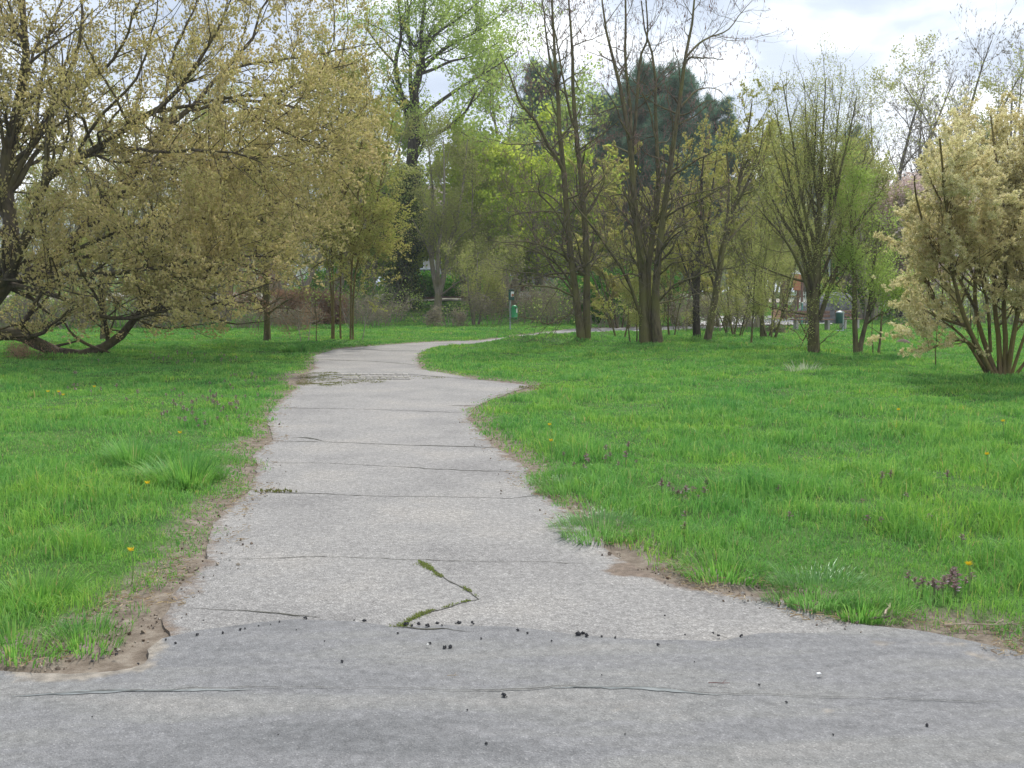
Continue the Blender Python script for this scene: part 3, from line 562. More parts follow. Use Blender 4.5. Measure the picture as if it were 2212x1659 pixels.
def stick(x, y, ln, rz, r, label, mat=m_stick, z=.03, name='twig'):
    p = gr(x, y); b = MB(); q = np.array([[-.5, 0, 0], [-.2, .03, .02], [.15, -.02, .015], [.5, .02, .03]]) * [ln, ln, ln * .4]; b.tube(q + [0, 0, r], [r, r * .9, r * .8, r * .5], 5); b.tube([q[2] + [0, 0, r], q[2] + [ln * .18, ln * .12, .01 + r]], [r * .6, r * .3], 5)
    o = b.build(name, mat); o.location = (p[0], p[1], z); o.rotation_euler[2] = rz; tag(o, label, 'twig')
stick(978, 1475, .045, .1, .002, 'short straw coloured twig on the asphalt above the sealed crack')
stick(1553, 1492, .085, -.05, .002, 'thin reddish twig lying on the asphalt right of centre', plain('red_twig', (.16, .07, .06), .8))
stick(1918, 1330, .2, 1.1, .005, 'pale dry stalk leaning out of the verge by the right road edge')
stick(2120, 1365, .36, .02, .005, 'longest pale dry stick lying along the grass edge at the right border')
stick(2165, 1362, .14, -.5, .006, 'pale broken stick crossing the long stick at the right border')
stick(1900, 1350, .12, .3, .006, 'dark rotten twig on the soil beneath the pale stalk', plain('dark_twig', (.1, .08, .06), .9))
b = MB(); b.box((0, 0, .004), (.018, .012, .006), .4, .002); p = gr(1768, 1471); o = b.build('litter_scrap', plain('white_scrap', (.8, .8, .78), .6)); o.location = (p[0], p[1], .028); tag(o, 'tiny white scrap lying on the asphalt on the right', 'litter')
b = MB(); b.box((0, 0, .004), (.011, .008, .005), 1.0, .002); p = gr(1411, 1191 + 1000 * 0 + 1); p = gr(895, 1407 + 0); o = b.build('litter_scrap', plain('white_chip', (.75, .74, .7), .6)); o.location = (p[0] + .06, p[1], .028); tag(o, 'tiny white chip near the black tar crumbs in the middle', 'litter')

# ---------------------------------------------------------------- flowers
def nettle(seed):
    r = np.random.default_rng(seed); b = MB(); b.tube([(0, 0, 0), (.004, 0, .06), (0, .003, .13)], [.0022, .002, .0015], 4); st = b.build('stem', m_netst)
    tv, tf = tuft_tpl(seed, 7, 1.5, .22); V = []; Fq = []; n = 0
    for k, (z, s) in enumerate([(.085, .03), (.105, .028), (.12, .024), (.135, .018)]):
        v, f = place(r, tv, tf, np.array([[0, 0, z]]), np.array([[0, 0, 1.]]), np.array([s])); V.append(v); Fq.append(f + n); n += len(v)
    return st, mesh_obj('flower_head', np.vstack(V), [np.vstack(Fq)], m_nethd)
m_netst = plain('nettle_stem', (.12, .14, .07), .8); m_nethd = leaf_mat('nettle_head', [(.26, .15, .16), (.36, .22, .25), (.18, .16, .09), (.50, .36, .44), (.20, .22, .10)], .3)
netp = [nettle(s) for s in (70, 71, 72)]
for st, hd in netp: pass
patches = [((430, 890), 75, 34, 58, 'purple dead nettle flowering in the dense patch left of the path', 'dead nettles in the dense left patch'), ((540, 830), 60, 10, 14, 'purple dead nettle flowering on the verge toward the willow', 'dead nettles near the bend'), ((215, 850), 90, 30, 12, 'purple dead nettle scattered in the left meadow by the dandelions', 'dead nettles near the left dandelions'),
           ((1480, 1085), 45, 14, 14, 'purple dead nettle in the clump in the middle of the right meadow', 'dead nettles in the mid right clump'), ((2030, 1285), 60, 22, 22, 'purple dead nettle in the clump beside the single dandelion at the right road edge', 'dead nettles at the right road edge'), ((1310, 1010), 70, 25, 12, 'purple dead nettle near the right side of the path waist', 'dead nettles beside the path waist'),
           ((1800, 1130), 220, 60, 14, 'lone purple dead nettle dotted in the open right meadow', 'dead nettles dotted over the right meadow'), ((400, 785), 110, 10, 26, 'purple dead nettle in the shade band below the willow', 'dead nettles below the willow')]
rn = np.random.default_rng(44); ci = 0
for (cx_, cy_), rx, ry, n, lab, grp in patches:
    for k in range(n):
        p = gr(cx_ + np.clip(rn.normal(0, .65), -1.7, 1.7) * rx, cy_ + np.clip(rn.normal(0, .65), -1.7, 1.7) * ry); st, hd = netp[ci % 3]
        if sdist([p[0]], [p[1]], bare)[0] < .05: continue
        e = empty('dead_nettle', (p[0], p[1], th(p[0], p[1])), lab, 'wildflower', grp, rn.uniform(0, 6)); s = rn.uniform(.8, 1.25) * (1 + .018 * p[1]); e.scale = (s * 1.1, s * 1.1, s * rn.uniform(.45, .75))
        for src in (st, hd):
            if ci < 3: src.parent = e
            else: q = src.copy(); C.objects.link(q); q.parent = e
        ci += 1
m_dand = plain('dandelion_yellow', (.85, .62, .02), .7, var=.1); m_dst = plain('dandelion_stem', (.16, .26, .07), .7)
def dand():
    b = MB(); b.tube([(0, 0, 0), (.008, 0, .07), (0, 0, .14)], [.003, .0028, .0026], 5); st = b.build('stem', m_dst); r = np.random.default_rng(4); tv, tf = tuft_tpl(8, 26, 1.45, .1)
    v, f = place(r, tv, tf, np.array([[0, 0, .135]]), np.array([[0, 0, 1.]]), np.array([.024])); return st, mesh_obj('flower_head', v, [f], m_dand)
dp = dand()
for i, (x, y, lab) in enumerate([(2090, 1297, 'yellow dandelion beside the dead nettle clump at the right road edge'), (105, 878, 'yellow dandelion at the far left of the left meadow group'), (138, 884, 'brightest yellow dandelion in the left meadow group'), (128, 880, 'small yellow dandelion between its two left meadow neighbours'), (205, 868, 'yellow dandelion behind the left meadow group'), (390, 1045 - 70, 'yellow dandelion head half hidden in the left tussocks'),
                                 (1187, 958, 'yellow dandelion nearest the right path edge above the waist'), (1190, 995, 'yellow dandelion just below its neighbour by the right path edge'), (2165, 952, 'yellow dandelion at the far right of the open meadow'), (1940, 915, 'yellow dandelion far out in the right meadow'), (2130, 1040, 'yellow dandelion low down at the right border of the meadow'), (285, 1260, 'yellow dandelion on the left verge above the soil margin'), (320, 1100, 'yellow dandelion in the rough grass left of the narrow path')]):
    p = gr(x, y + 8); e = empty('dandelion', (p[0], p[1], th(p[0], p[1])), lab, 'dandelion', 'yellow dandelions in the meadow'); s = 1.2 * (1 + .02 * p[1]); e.scale = (s, s, s)
    for src in dp:
        if i == 0: src.parent = e
        else: q = src.copy(); C.objects.link(q); q.parent = e

# ================================================================ TREES
def pruned(P, R, keep): return P[keep], R[keep]
# --- the great willow on the left
def great_willow():
    r = np.random.default_rng(101); D = 27.5
    L = [[(-95, 775, 0, .50), (-75, 700, 0, .42), (-30, 650, 0, .38), (15, 600, 0, .33), (32, 540, .0, .26), (29, 482, .2, .22), (14, 386, .3, .20), (24, 289, .4, .17), (48, 193, .5, .14), (58, 96, .6, .11), (48, 0, .7, .08), (55, -90, .8, .04)],
         [(20, 600, 0, .22), (43, 555, 0, .19), (77, 434, -.6, .16), (96, 386, -1, .15), (159, 347, -1.4, .14), (231, 309, -1.8, .12), (289, 265, -2, .11), (338, 241, -2.2, .10), (400, 178, -2.5, .08), (434, 125, -2.6, .065), (468, 72, -2.8, .05), (500, 0, -3, .03)],
         [(96, 386, -1, .12), (110, 290, -.6, .10), (130, 207, -.5, .09), (164, 116, -.5, .075), (183, 48, -.5, .06), (178, -40, -.6, .04)],
         [(338, 241, -2.2, .07), (410, 231, -2.8, .065), (482, 207, -3.2, .055), (579, 198, -3.6, .045), (641, 178, -3.8, .035), (710, 150, -4, .02), (790, 130, -4, .01)],
         [(60, 590, .5, .22), (145, 545, 1.2, .19), (231, 434, 1.8, .17), (270, 410, 2, .16), (299, 357, 2.1, .15), (347, 290, 2.3, .14), (415, 241, 2.6, .12), (482, 159, 2.9, .09), (545, 96, 3, .07), (559, 39, 3.1, .05), (600, -30, 3.2, .03)],
         [(200, 490, 1.6, .10), (270, 410, 1.0, .09), (347, 376, .2, .08), (420, 383, -.4, .065), (482, 367, -.8, .045), (580, 372, -1.2, .025)],
         [(299, 357, 2.1, .09), (357, 340, 1.5, .08), (430, 345, 1, .06), (520, 372, .4, .04), (620, 392, 0, .02)],
         [(145, 545, 1.2, .10), (250, 500, 0, .09), (357, 492, -1, .08), (415, 511, -1.6, .06), (482, 545, -2, .045), (545, 555, -2.3, .03), (640, 560, -2.6, .015)],
         [(240, 492, 1, .08), (330, 485, .2, .07), (410, 477, -.6, .06), (506, 463, -1.2, .05), (540, 444, -1.5, .035), (610, 440, -1.8, .02)],
         [(150, 560, 1.0, .09), (275, 535, 1.8, .08), (386, 506, 2.6, .06), (500, 500, 3.2, .03), (600, 480, 3.5, .015)],
         [(10, 612, 0, .13), (63, 622, -.6, .11), (145, 646, -1.2, .09), (207, 680, -1.8, .08), (289, 685, -2.4, .07), (362, 668, -2.8, .055), (415, 675, -3.1, .045), (521, 632, -3.5, .03), (590, 612, -3.8, .015)],
         [(415, 675, -3.1, .035), (480, 690, -3.2, .03), (545, 700, -3.4, .018), (600, 690, -3.5, .01)],
         [(289, 685, -2.4, .04), (330, 700, -2.2, .035), (400, 705, -2, .025), (470, 700, -1.8, .012)],
         [(60, 600, -.4, .12), (180, 590, -1.6, .10), (280, 585, -2.8, .075), (380, 575, -3.6, .055), (470, 590, -4.2, .03), (560, 620, -4.6, .012)],
         [(480, 207, -3.2, .04), (560, 260, -3.2, .035), (650, 300, -3, .025), (760, 330, -3, .012)],
         [(415, 241, 2.6, .08), (520, 220, 2.6, .07), (640, 230, 2.4, .05), (740, 260, 2, .03), (820, 300, 1.8, .012)],
         [(482, 159, 2.9, .06), (600, 130, 2.9, .05), (720, 110, 2.9, .035), (830, 90, 2.9, .015)],
         [(231, 309, -1.8, .07), (330, 330, -3, .06), (450, 320, -4, .045), (560, 340, -4.8, .02)],
         [(0, 600, -.3, .05), (60, 610, -1.5, .04), (120, 625, -2.4, .025), (190, 640, -3.2, .012)], [(20, 590, -.3, .05), (90, 600, 1.5, .04), (180, 610, 2.6, .03), (290, 620, 3.4, .02)],
         [(380, 575, -3.6, .05), (450, 640, -3.4, .04), (530, 670, -3.2, .025), (600, 650, -3, .01)], [(275, 535, 1.8, .06), (380, 600, 2.4, .05), (470, 640, 2.8, .035), (560, 660, 3, .012)], [(482, 545, -2, .04), (560, 590, -1.6, .03), (630, 600, -1.4, .02), (690, 570, -1.2, .01)],
         [(-60, 690, 0, .3), (-110, 640, .6, .25), (-170, 500, 1.2, .2), (-200, 300, 1.6, .15), (-180, 100, 2, .1), (-150, -80, 2, .04)],
         [(29, 482, .2, .12), (-20, 380, .2, .1), (-60, 250, 0, .08), (-40, 100, -.2, .06), (-10, -40, -.4, .03)],
         [(14, 386, .3, .1), (70, 300, 1.2, .085), (90, 190, 1.8, .07), (110, 80, 2.2, .055), (150, -30, 2.5, .03)],
         [(130, 207, -.5, .07), (210, 160, -1, .06), (270, 90, -1.4, .05), (300, 0, -1.6, .03)],
         [(347, 290, 2.3, .09), (360, 200, 2.6, .07), (380, 110, 2.8, .055), (420, 10, 3, .035), (430, -60, 3, .02)],
         [(159, 347, -1.4, .07), (220, 250, -2, .06), (300, 160, -2.3, .045), (330, 60, -2.6, .03), (350, -40, -2.8, .02)]]
    P, R = stems_px(L, D); P = wobble(r, P, .035); R = R * np.where(np.arange(len(R)) < 1, .82, .62)[:, None]
    gl = [[(-95, 765, -.2, .24), (-50, 730, -.6, .20), (0, 721, -.9, .175), (48, 723, -1.0, .16), (87, 745, -1.1, .15), (145, 767, -1.2, .14), (203, 762, -1.2, .125), (241, 738, -1.2, .11), (275, 714, -1.3, .10), (299, 675, -1.4, .07), (330, 640, -1.5, .05), (390, 600, -1.8, .025)], [(140, 698, -1.4, .02), (155, 720, -1.4, .03), (185, 742, -1.35, .04), (237, 762, -1.3, .02)]]
    P2, R2 = stems_px(gl, D)
    P = np.concatenate([P, P2]); R = np.concatenate([R, R2])
    a = grow(r, P, R, 1.8, .16, .98, .75, 2.7, 7, .15, .12, .5, .013, n=None)
    a2 = grow(r, P[[3, 5, 6, 7, 8, 9, 10, 13, 14, 15, 16, 17]], R[[3, 5, 6, 7, 8, 9, 10, 13, 14, 15, 16, 17]], 2.2, .25, 1, .8, 2.3, 7, .16, -.1, .45, .010)
    q3 = [0, 1, 2, -7, -6, -5, -4, -3]; a3 = grow(r, P[q3], R[q3], 1.3, .35, 1, .6, 2.6, 7, .13, .9, .45, .012)
    A = np.concatenate([a[0], a2[0], a3[0]]); AR = np.concatenate([a[1], a2[1], a3[1]])
    def inside(P, s=0):
        q = P[:, -1]; X, Y, Z = q[:, 0], q[:, 1], q[:, 2]; u = CX + X / Y * F; v = HZ - (Z - CAMH) / Y * F
        lim = np.interp(v, [-200, 100, 300, 450, 540, 600, 650, 690, 730, 760], [840, 850, 840, 830, 780, 720, 640, 560, 480, 300]); return (u < lim + r.normal(0, 18, len(u))) & (Z > .35)
    k = inside(A); A, AR = A[k], AR[k]
    B, BR = grow(r, A, AR, 2.4, .1, 1, .7, 1.5, 5, .16, .0, .5, .005); k = inside(B); B, BR = B[k], BR[k]
    T, TR = grow(r, B, BR, 2.2, .1, 1, .7, .85, 4, .18, .1, .6, .0032); k = inside(T); T, TR = T[k], TR[k]
    pos, tan = scatter(r, T, 84000, .05); p2, t2 = scatter(r, B, 22000, .05); pos = np.vstack([pos, p2]); tan = np.vstack([tan, t2])
    u = CX + pos[:, 0] / pos[:, 1] * F; v = HZ - (pos[:, 2] - CAMH) / pos[:, 1] * F
    thin = (1 - .18 * (1 - ss(120, 430, v)) * (1 - ss(330, 620, u))); k = r.random(len(pos)) < thin; pos, tan = pos[k], tan[k]
    V, f = place(r, *CAT, pos, tan * .5 + r.normal(0, .35, pos.shape) + [0, 0, .35], r.uniform(.05, .10, len(pos)))
    print('willow', len(A), len(B), len(T), len(pos))
    finish_tree('willow_tree', 'huge old willow with olive catkins and one limb lying on the grass', 'tree', (at(-95, 775, D)[0], D, 0), [(P, R, 10), (A, AR, 6), (B, BR, 4), (T, TR, 3)], 'willow_bark', [(V, f, 'catkin', 'catkins')])
great_willow()

def multi(name, label, base, n, H, lean, rad, spec, seed, mat='bark', leaf='bud', nleaf=4000, lsize=(.05, .1), tpl=LEAF, group=None, cat='tree', spread=.15, up=.35, wob=.15, stems=None, curve=.15, crown='leaves', twig=None, ldir=.3, lt0=0.0, extra=None, z=None, zone=None):
    """a tree with n stems; spec=(d1,l1,a1, d2,l2,a2, d3,l3) branch densities per metre, lengths, angles"""
    r = np.random.default_rng(seed); bx, by = base[0], base[1]; bz = th(bx, by) if z is None else z
    if stems is None: P, R = auto_stems(r, (bx, by, bz), n, H, lean, rad, spread, curve=curve)
    else: P, R = stems
    d1, l1, a1, d2, l2, a2, d3, l3 = spec
    A, AR = grow(r, P, R, d1 * 1.3, .18, .98, a1, l1 * 1.05, 7, wob, up, .45, .009, fade=.5)
    if zone is not None: k = zone(A[:, -1]); A, AR = A[k], AR[k]
    B, BR = grow(r, A, AR, d2, .1, 1, a2, l2 * 1.25, 5, wob * 1.1, up * .6, .5, .005)
    T, TR = grow(r, B, BR, d3 * .62, .1, 1, .65, l3 * 1.6, 3, wob * 1.2, up * .5, .6, .0038)
    lv = [(P, R, 9), (A, AR, 5), (B, BR, 3), (T, TR, 3)]; leaves = []
    if nleaf:
        src = T if len(T) > 30 else B
        pos, tan = scatter(r, src, int(nleaf * .75), .03, lt0); p2, t2 = scatter(r, B, int(nleaf * .25), .03, lt0); pos = np.vstack([pos, p2]); tan = np.vstack([tan, t2])
        V, f = place(r, *tpl, pos, tan + r.normal(0, ldir, pos.shape), r.uniform(lsize[0], lsize[1], len(pos))); leaves.append((V, f, leaf, crown))
    if extra: leaves += extra(r, P, A, B, T)
    t = finish_tree(name, label, cat, (bx, by, bz), lv, mat, leaves, group, twig_mat=twig); return t
def bp(x, y):                                      # ground spot under a traced base
    p = gr(x, y); return (p[0], p[1])
def bd(x, D): return (float(at(x, 650, D)[0]), D)  # spot at distance D below picture column x
def pxh(D, y): return float(at(CX, y, D)[2])       # height of sight line at distance D

# --- locust with two trunks
D = gr(1262, 741)[1]
LA = [[(1257, 745, 0, .15), (1248, 672, 0, .115), (1238, 597, 0, .105), (1233, 547, 0, .10), (1226, 472, 0, .092), (1221, 400, 0, .085), (1210, 297, 0, .075), (1205, 216, .1, .065), (1199, 162, .1, .055), (1196, 108, .1, .045), (1191, 0, .2, .032), (1188, -120, .2, .012)],
      [(1268, 745, .2, .14), (1267, 635, .2, .11), (1265, 534, .2, .10), (1260, 448, .2, .09), (1256, 378, .2, .085), (1248, 310, .2, .075), (1242, 243, .3, .065), (1236, 162, .3, .055), (1237, 108, .4, .045), (1232, 54, .4, .035), (1226, -60, .5, .02)],
      [(1218, 372, 0, .06), (1200, 335, -.3, .055), (1183, 310, -.5, .05), (1156, 256, -.9, .042), (1124, 221, -1.2, .035), (1102, 162, -1.4, .025), (1080, 116, -1.6, .012)],
      [(1199, 162, .1, .04), (1183, 108, .5, .032), (1178, 54, .7, .025), (1165, -30, .9, .012)],
      [(1246, 285, .2, .045), (1237, 265, 0, .04), (1223, 202, -.3, .035), (1210, 135, -.5, .028), (1199, 67, -.7, .02), (1190, -20, -.8, .012)],
      [(1227, 565, 0, .035), (1221, 554, -.1, .03), (1178, 532, -.6, .026), (1135, 524, -1, .02), (1090, 524, -1.4, .015), (1055, 519, -1.6, .008)],
      [(1236, 620, 0, .045), (1211, 580, -.4, .035), (1173, 549, -.8, .028), (1135, 534, -1.1, .02), (1095, 527, -1.3, .012)],
      [(1224, 462, 0, .03), (1186, 457, .6, .026), (1135, 459, 1.2, .02), (1100, 469, 1.6, .01)],
      [(1222, 470, 0, .035), (1211, 444, .2, .03), (1186, 422, .5, .026), (1160, 415, .9, .02), (1120, 417, 1.3, .012), (1070, 424, 1.6, .006)],
      [(1228, 515, 0, .03), (1216, 489, -.6, .03), (1198, 452, -.9, .028), (1166, 419, -1.3, .024), (1165, 395, -1.5, .018), (1150, 370, -1.7, .008)],
      [(1240, 640, 0, .03), (1198, 620, -.6, .025), (1140, 618, -1.2, .018), (1100, 622, -1.5, .008)],
      [(1236, 605, 0, .03), (1186, 597, .7, .025), (1120, 587, 1.4, .018), (1080, 580, 1.7, .008)],
      [(1245, 655, 0, .02), (1233, 675, -.5, .018), (1211, 690, -.9, .016), (1178, 700, -1.3, .014), (1148, 687, -1.6, .012), (1118, 682, -1.8, .007)],
      [(1238, 640, 0, .04), (1231, 625, .1, .035), (1193, 575, 1, .03), (1148, 497, 1.8, .022), (1110, 449, 2.2, .012)],
      [(1266, 600, .2, .02), (1290, 560, 1.0, .018), (1320, 545, 1.6, .01)],
      [(1262, 470, .2, .03), (1290, 430, .8, .025), (1305, 380, 1.3, .012)]]
LB = [[(1394, 746, 0, .20), (1391, 690, 0, .15), (1391, 635, 0, .13), (1381, 534, -.1, .115), (1371, 448, -.1, .10), (1369, 378, -.2, .09), (1361, 297, -.2, .08), (1345, 216, -.2, .062), (1331, 162, -.3, .052), (1313, 94, -.3, .04), (1302, 35, -.3, .03), (1296, -60, -.3, .015)],
      [(1362, 290, -.2, .055), (1358, 216, -.1, .052), (1356, 162, 0, .046), (1352, 108, 0, .04), (1350, 0, 0, .028), (1350, -80, 0, .015)],
      [(1364, 320, -.1, .055), (1372, 270, 0, .05), (1379, 189, .2, .045), (1383, 121, .3, .038), (1396, 81, .4, .03), (1396, 0, .5, .02), (1400, -60, .5, .01)],
      [(1404, 746, .15, .15), (1401, 660, .1, .11), (1399, 597, .1, .10), (1409, 509, .1, .085), (1419, 447, .1, .08), (1424, 400, .2, .072), (1422, 353, .2, .065), (1416, 235, .3, .052), (1414, 137, .3, .038), (1395, 78, .3, .028), (1385, 0, .3, .018)],
      [(1422, 746, -.1, .18), (1416, 660, -.1, .125), (1422, 572, -.1, .11), (1429, 497, -.2, .10), (1436, 432, -.2, .09), (1454, 314, -.3, .075), (1469, 216, -.3, .062), (1477, 137, -.3, .05), (1493, 59, -.4, .038), (1499, 0, -.4, .028), (1504, -80, -.4, .012)],
      [(1385, 720, .2, .06), (1386, 697, .1, .055), (1366, 635, -.2, .05), (1336, 572, -.7, .042), (1298, 517, -1.1, .035), (1265, 472, -1.4, .028), (1231, 429, -1.7, .015)],
      [(1474, 150, -.3, .035), (1489, 129, -.4, .03), (1520, 126, -.7, .022), (1564, 129, -1, .01)],
      [(1478, 130, -.3, .04), (1493, 110, -.3, .035), (1528, 82, .2, .028), (1571, 67, .6, .02), (1599, 31, .8, .014), (1626, -5, 1, .007)],
      [(1440, 420, -.2, .04), (1450, 384, -.4, .035), (1501, 349, -1, .025), (1560, 320, -1.5, .01)],
      [(1440, 445, -.2, .035), (1462, 428, .4, .03), (1540, 408, 1.1, .02), (1587, 396, 1.6, .01)],
      [(1418, 655, 0, .035), (1457, 617, -.7, .03), (1507, 597, -1.4, .025), (1532, 585, -1.7, .02), (1595, 575, -2.2, .01)],
      [(1420, 660, 0, .03), (1429, 655, .3, .028), (1482, 642, 1, .022), (1530, 628, 1.6, .01)],
      [(1434, 480, -.2, .04), (1442, 469, -.3, .035), (1474, 447, -.8, .03), (1520, 427, -1.3, .022), (1565, 399, -1.8, .012)],
      [(1384, 575, 0, .03), (1370, 565, .4, .028), (1340, 560, 1, .018), (1300, 585, 1.4, .008)],
      [(1370, 440, 0, .03), (1345, 420, .5, .025), (1315, 425, 1, .012)],
      [(1425, 540, 0, .03), (1440, 500, .5, .026), (1460, 480, 1, .018), (1530, 500, 1.6, .008)],
      [(1418, 600, 0, .03), (1450, 570, -.6, .024), (1480, 562, -1, .016), (1515, 560, -1.3, .008)],
      [(1388, 600, 0, .03), (1360, 590, -.5, .025), (1335, 600, -.9, .016), (1300, 610, -1.2, .008)],
      [(1416, 300, .2, .03), (1400, 230, .6, .024), (1370, 170, 1, .016), (1340, 150, 1.3, .008)],
      [(1464, 240, -.3, .035), (1500, 200, .2, .026), (1530, 190, .6, .016), (1560, 200, .9, .008)]]
def pods(n, ylo=3.0):
    def ex(r, P, A, B, T):
        pos, tan = scatter(r, T, n, .03); k = pos[:, 2] > ylo; k &= r.random(len(pos)) < ss(2.5, 7, pos[:, 2]) * .8 + .2; pos = pos[k]; V, f = place(r, *POD, pos, r.normal(0, .3, pos.shape) + [0, 0, -1], r.uniform(.06, .13, len(pos))); return [(V, f, 'pod', 'seed_pods')]
    return ex
for nm, LL, DD, bx_, lab, sd_, npod in (('locust_tree', LA, D, 1262, 'tall bare tree with two slim olive trunks and many limbs reaching left', 21, 6000), ('locust_tree', LB, gr(1409, 743)[1], 1409, 'tall bare tree with several thick trunks from one wide base', 22, 5200)):
    St = stems_px(LL, DD); r0 = np.random.default_rng(sd_); St = (wobble(r0, St[0], .018), St[1])
    multi(nm, lab, (at(bx_, 742, DD)[0], DD), 0, 0, 0, 0, (2.1, 1.9, .95, 3.2, 1.0, .8, 3.6, .5), sd_, 'bark', None, 0, stems=St, group='bare trees with hanging pods', up=.5, wob=.17, extra=pods(npod), twig='twig_purple', z=0)

# --- leaning trunk, dark trunk and thin saplings right of the locusts
D = gr(1527, 738)[1]
LT = [[(1527, 742, 0, .13), (1542, 660, 0, .115), (1552, 597, 0, .105), (1562, 534, 0, .10), (1582, 459, 0, .085), (1595, 409, 0, .07), (1605, 350, 0, .055), (1618, 270, 0, .035), (1625, 215, 0, .015)],
      [(1560, 545, 0, .06), (1570, 480, .6, .05), (1575, 400, 1, .04), (1570, 320, 1.3, .025), (1580, 260, 1.5, .01)], [(1582, 459, 0, .05), (1612, 400, -.5, .04), (1640, 330, -.9, .025), (1650, 270, -1.1, .01)], [(1552, 600, 0, .05), (1530, 530, -.7, .04), (1515, 450, -1.1, .025), (1505, 390, -1.3, .01)], [(1565, 530, 0, .05), (1610, 480, .5, .035), (1650, 440, 1, .015)]]
multi('leaning_tree', 'leaning olive trunk right of the thick multi trunked tree', (at(1527, 738, D)[0], D), 0, 0, 0, 0, (1.4, 1.7, .7, 3, .8, .7, 3, .4), 31, 'bark', 'catkin3', 3600, (.07, .12), TUFT, stems=stems_px(LT, D), up=.7, crown='catkins', z=0)
D = gr(1506, 731)[1]
LT = [[(1506, 735, 0, .15), (1504, 660, 0, .12), (1509, 559, 0, .10), (1517, 480, 0, .08), (1515, 400, 0, .05), (1520, 340, 0, .02)], [(1505, 640, 0, .07), (1490, 560, .4, .06), (1478, 470, .8, .04), (1470, 390, 1, .015)], [(1509, 560, 0, .06), (1530, 480, .4, .05), (1540, 400, .7, .03), (1548, 330, 1, .01)], [(1508, 690, 0, .05), (1494, 620, -.4, .04), (1470, 550, -.8, .02), (1460, 500, -1, .01)]]
multi('dark_tree', 'dark upright trunk close behind the leaning olive trunk', (at(1506, 731, D)[0], D), 0, 0, 0, 0, (2, 1.6, .6, 3, .8, .7, 3, .4), 32, 'bark_dark', 'catkin3', 4200, (.08, .13), TUFT, stems=stems_px(LT, D), up=.7, crown='catkins', z=0)
for i, (x, y, H, n, lean, lab, lf) in enumerate([(1448, 731, 3.2, 3, .18, 'thin bare sapling just right of the thick multi trunked tree', 'bud'), (1578, 727, 3.6, 3, .25, 'thin sapling standing first to the right of the leaning trunk', 'bud'), (1592, 729, 3.0, 4, .3, 'bushy thin sapling before the pale paved square', 'bud'), (1622, 744, 4.2, 1, .08, 'single slim upright sapling nearest the meadow before the square', 'bud'), (1650, 733, 4.8, 4, .22, 'clump of straight thin poles left of the fan shaped tree', 'bud'), (1666, 734, 4.6, 5, .25, 'denser clump of straight thin poles touching the fan shaped tree', 'bud'), (1370, 742, 1.8, 2, .12, 'low forked sapling at the left foot of the thick multi trunked tree', 'bud'), (1340, 738 - 6, 2.2, 2, .2, 'short sapling in the gap between the two bare pod bearing trees', 'catkin3'), (1067, 740, .75, 1, .35, 'single thin leaning shoot left of the two trunked tree', None)]):
    multi('sapling', lab, bp(x, y), n, H, lean, .035 if H > 1 else .012, (2.2, .8, .6, 3.5, .45, .6, 2.5, .25), 300 + i, 'bark', lf, 900 if lf else 0, (.04, .08), LEAF if lf == 'bud' else TUFT, group='thin saplings right of the path', up=.8, z=0, cat='sapling', spread=.12)

# --- fan shaped tree on the right
D = gr(1758, 763)[1]
LF = [[(1758, 768, 0, .17), (1758, 700, 0, .135), (1760, 660, 0, .125), (1763, 600, 0, .11), (1766, 559, 0, .10), (1768, 500, .1, .07), (1772, 420, .2, .055), (1776, 330, .3, .04), (1780, 250, .4, .025), (1784, 170, .4, .01)]]
fan = [(1750, 685, .075, [(1745, 610), (1730, 534), (1700, 489), (1677, 447), (1650, 390), (1630, 320)]), (1758, 650, .07, [(1750, 559), (1735, 497), (1722, 459), (1705, 384), (1690, 300), (1672, 230)]), (1765, 570, .06, [(1755, 509), (1745, 484), (1728, 409), (1715, 320), (1700, 230), (1690, 175)]), (1766, 575, .06, [(1780, 510), (1800, 450), (1815, 370), (1835, 290), (1850, 210)]), (1769, 692, .07, [(1789, 632), (1809, 579), (1826, 529), (1857, 479), (1887, 441), (1910, 400)]), (1766, 560, .05, [(1765, 500), (1752, 420), (1745, 330), (1740, 240), (1738, 180)]), (1768, 540, .05, [(1790, 480), (1795, 400), (1805, 320), (1812, 240), (1820, 180)]),
       (1768, 610, .05, [(1790, 560), (1815, 500), (1840, 430), (1862, 360), (1880, 300)]), (1748, 630, .045, [(1720, 560), (1690, 510), (1655, 470), (1630, 440)]), (1745, 610, .035, [(1707, 600), (1652, 580), (1617, 565)]), (1750, 680, .03, [(1700, 672), (1650, 660), (1610, 655)]), (1750, 700, .02, [(1735, 735), (1722, 720), (1700, 700)]), (1752, 752, .018, [(1737, 715), (1722, 690), (1690, 668), (1665, 660)]), (1764, 750, .015, [(1785, 730), (1800, 715)]), (1765, 560, .05, [(1772, 480), (1760, 380), (1762, 280), (1766, 200)]), (1766, 600, .04, [(1745, 540), (1712, 430), (1680, 350), (1660, 280)]), (1768, 640, .045, [(1800, 590), (1835, 545), (1860, 520)])]
rf = np.random.default_rng(55)
for x, y, r_, pts in fan:
    dy = rf.uniform(-1.5, 1.5); n = len(pts); LF.append([(x, y, 0, r_)] + [(p[0], p[1], dy * (k + 1) / n, r_ * (1 - .85 * (k + 1) / n)) for k, p in enumerate(pts)])
multi('fan_tree', 'fan shaped tree with budding green twigs on a single dark trunk', (at(1758, 763, D)[0], D), 0, 0, 0, 0, (2.6, 1.6, .5, 2.8, .8, .5, 2.2, .4), 41, 'bark', 'bud', 5600, (.045, .085), LEAF, stems=stems_px(LF, D), up=.8, z=0)
D = gr(1853, 764)[1]
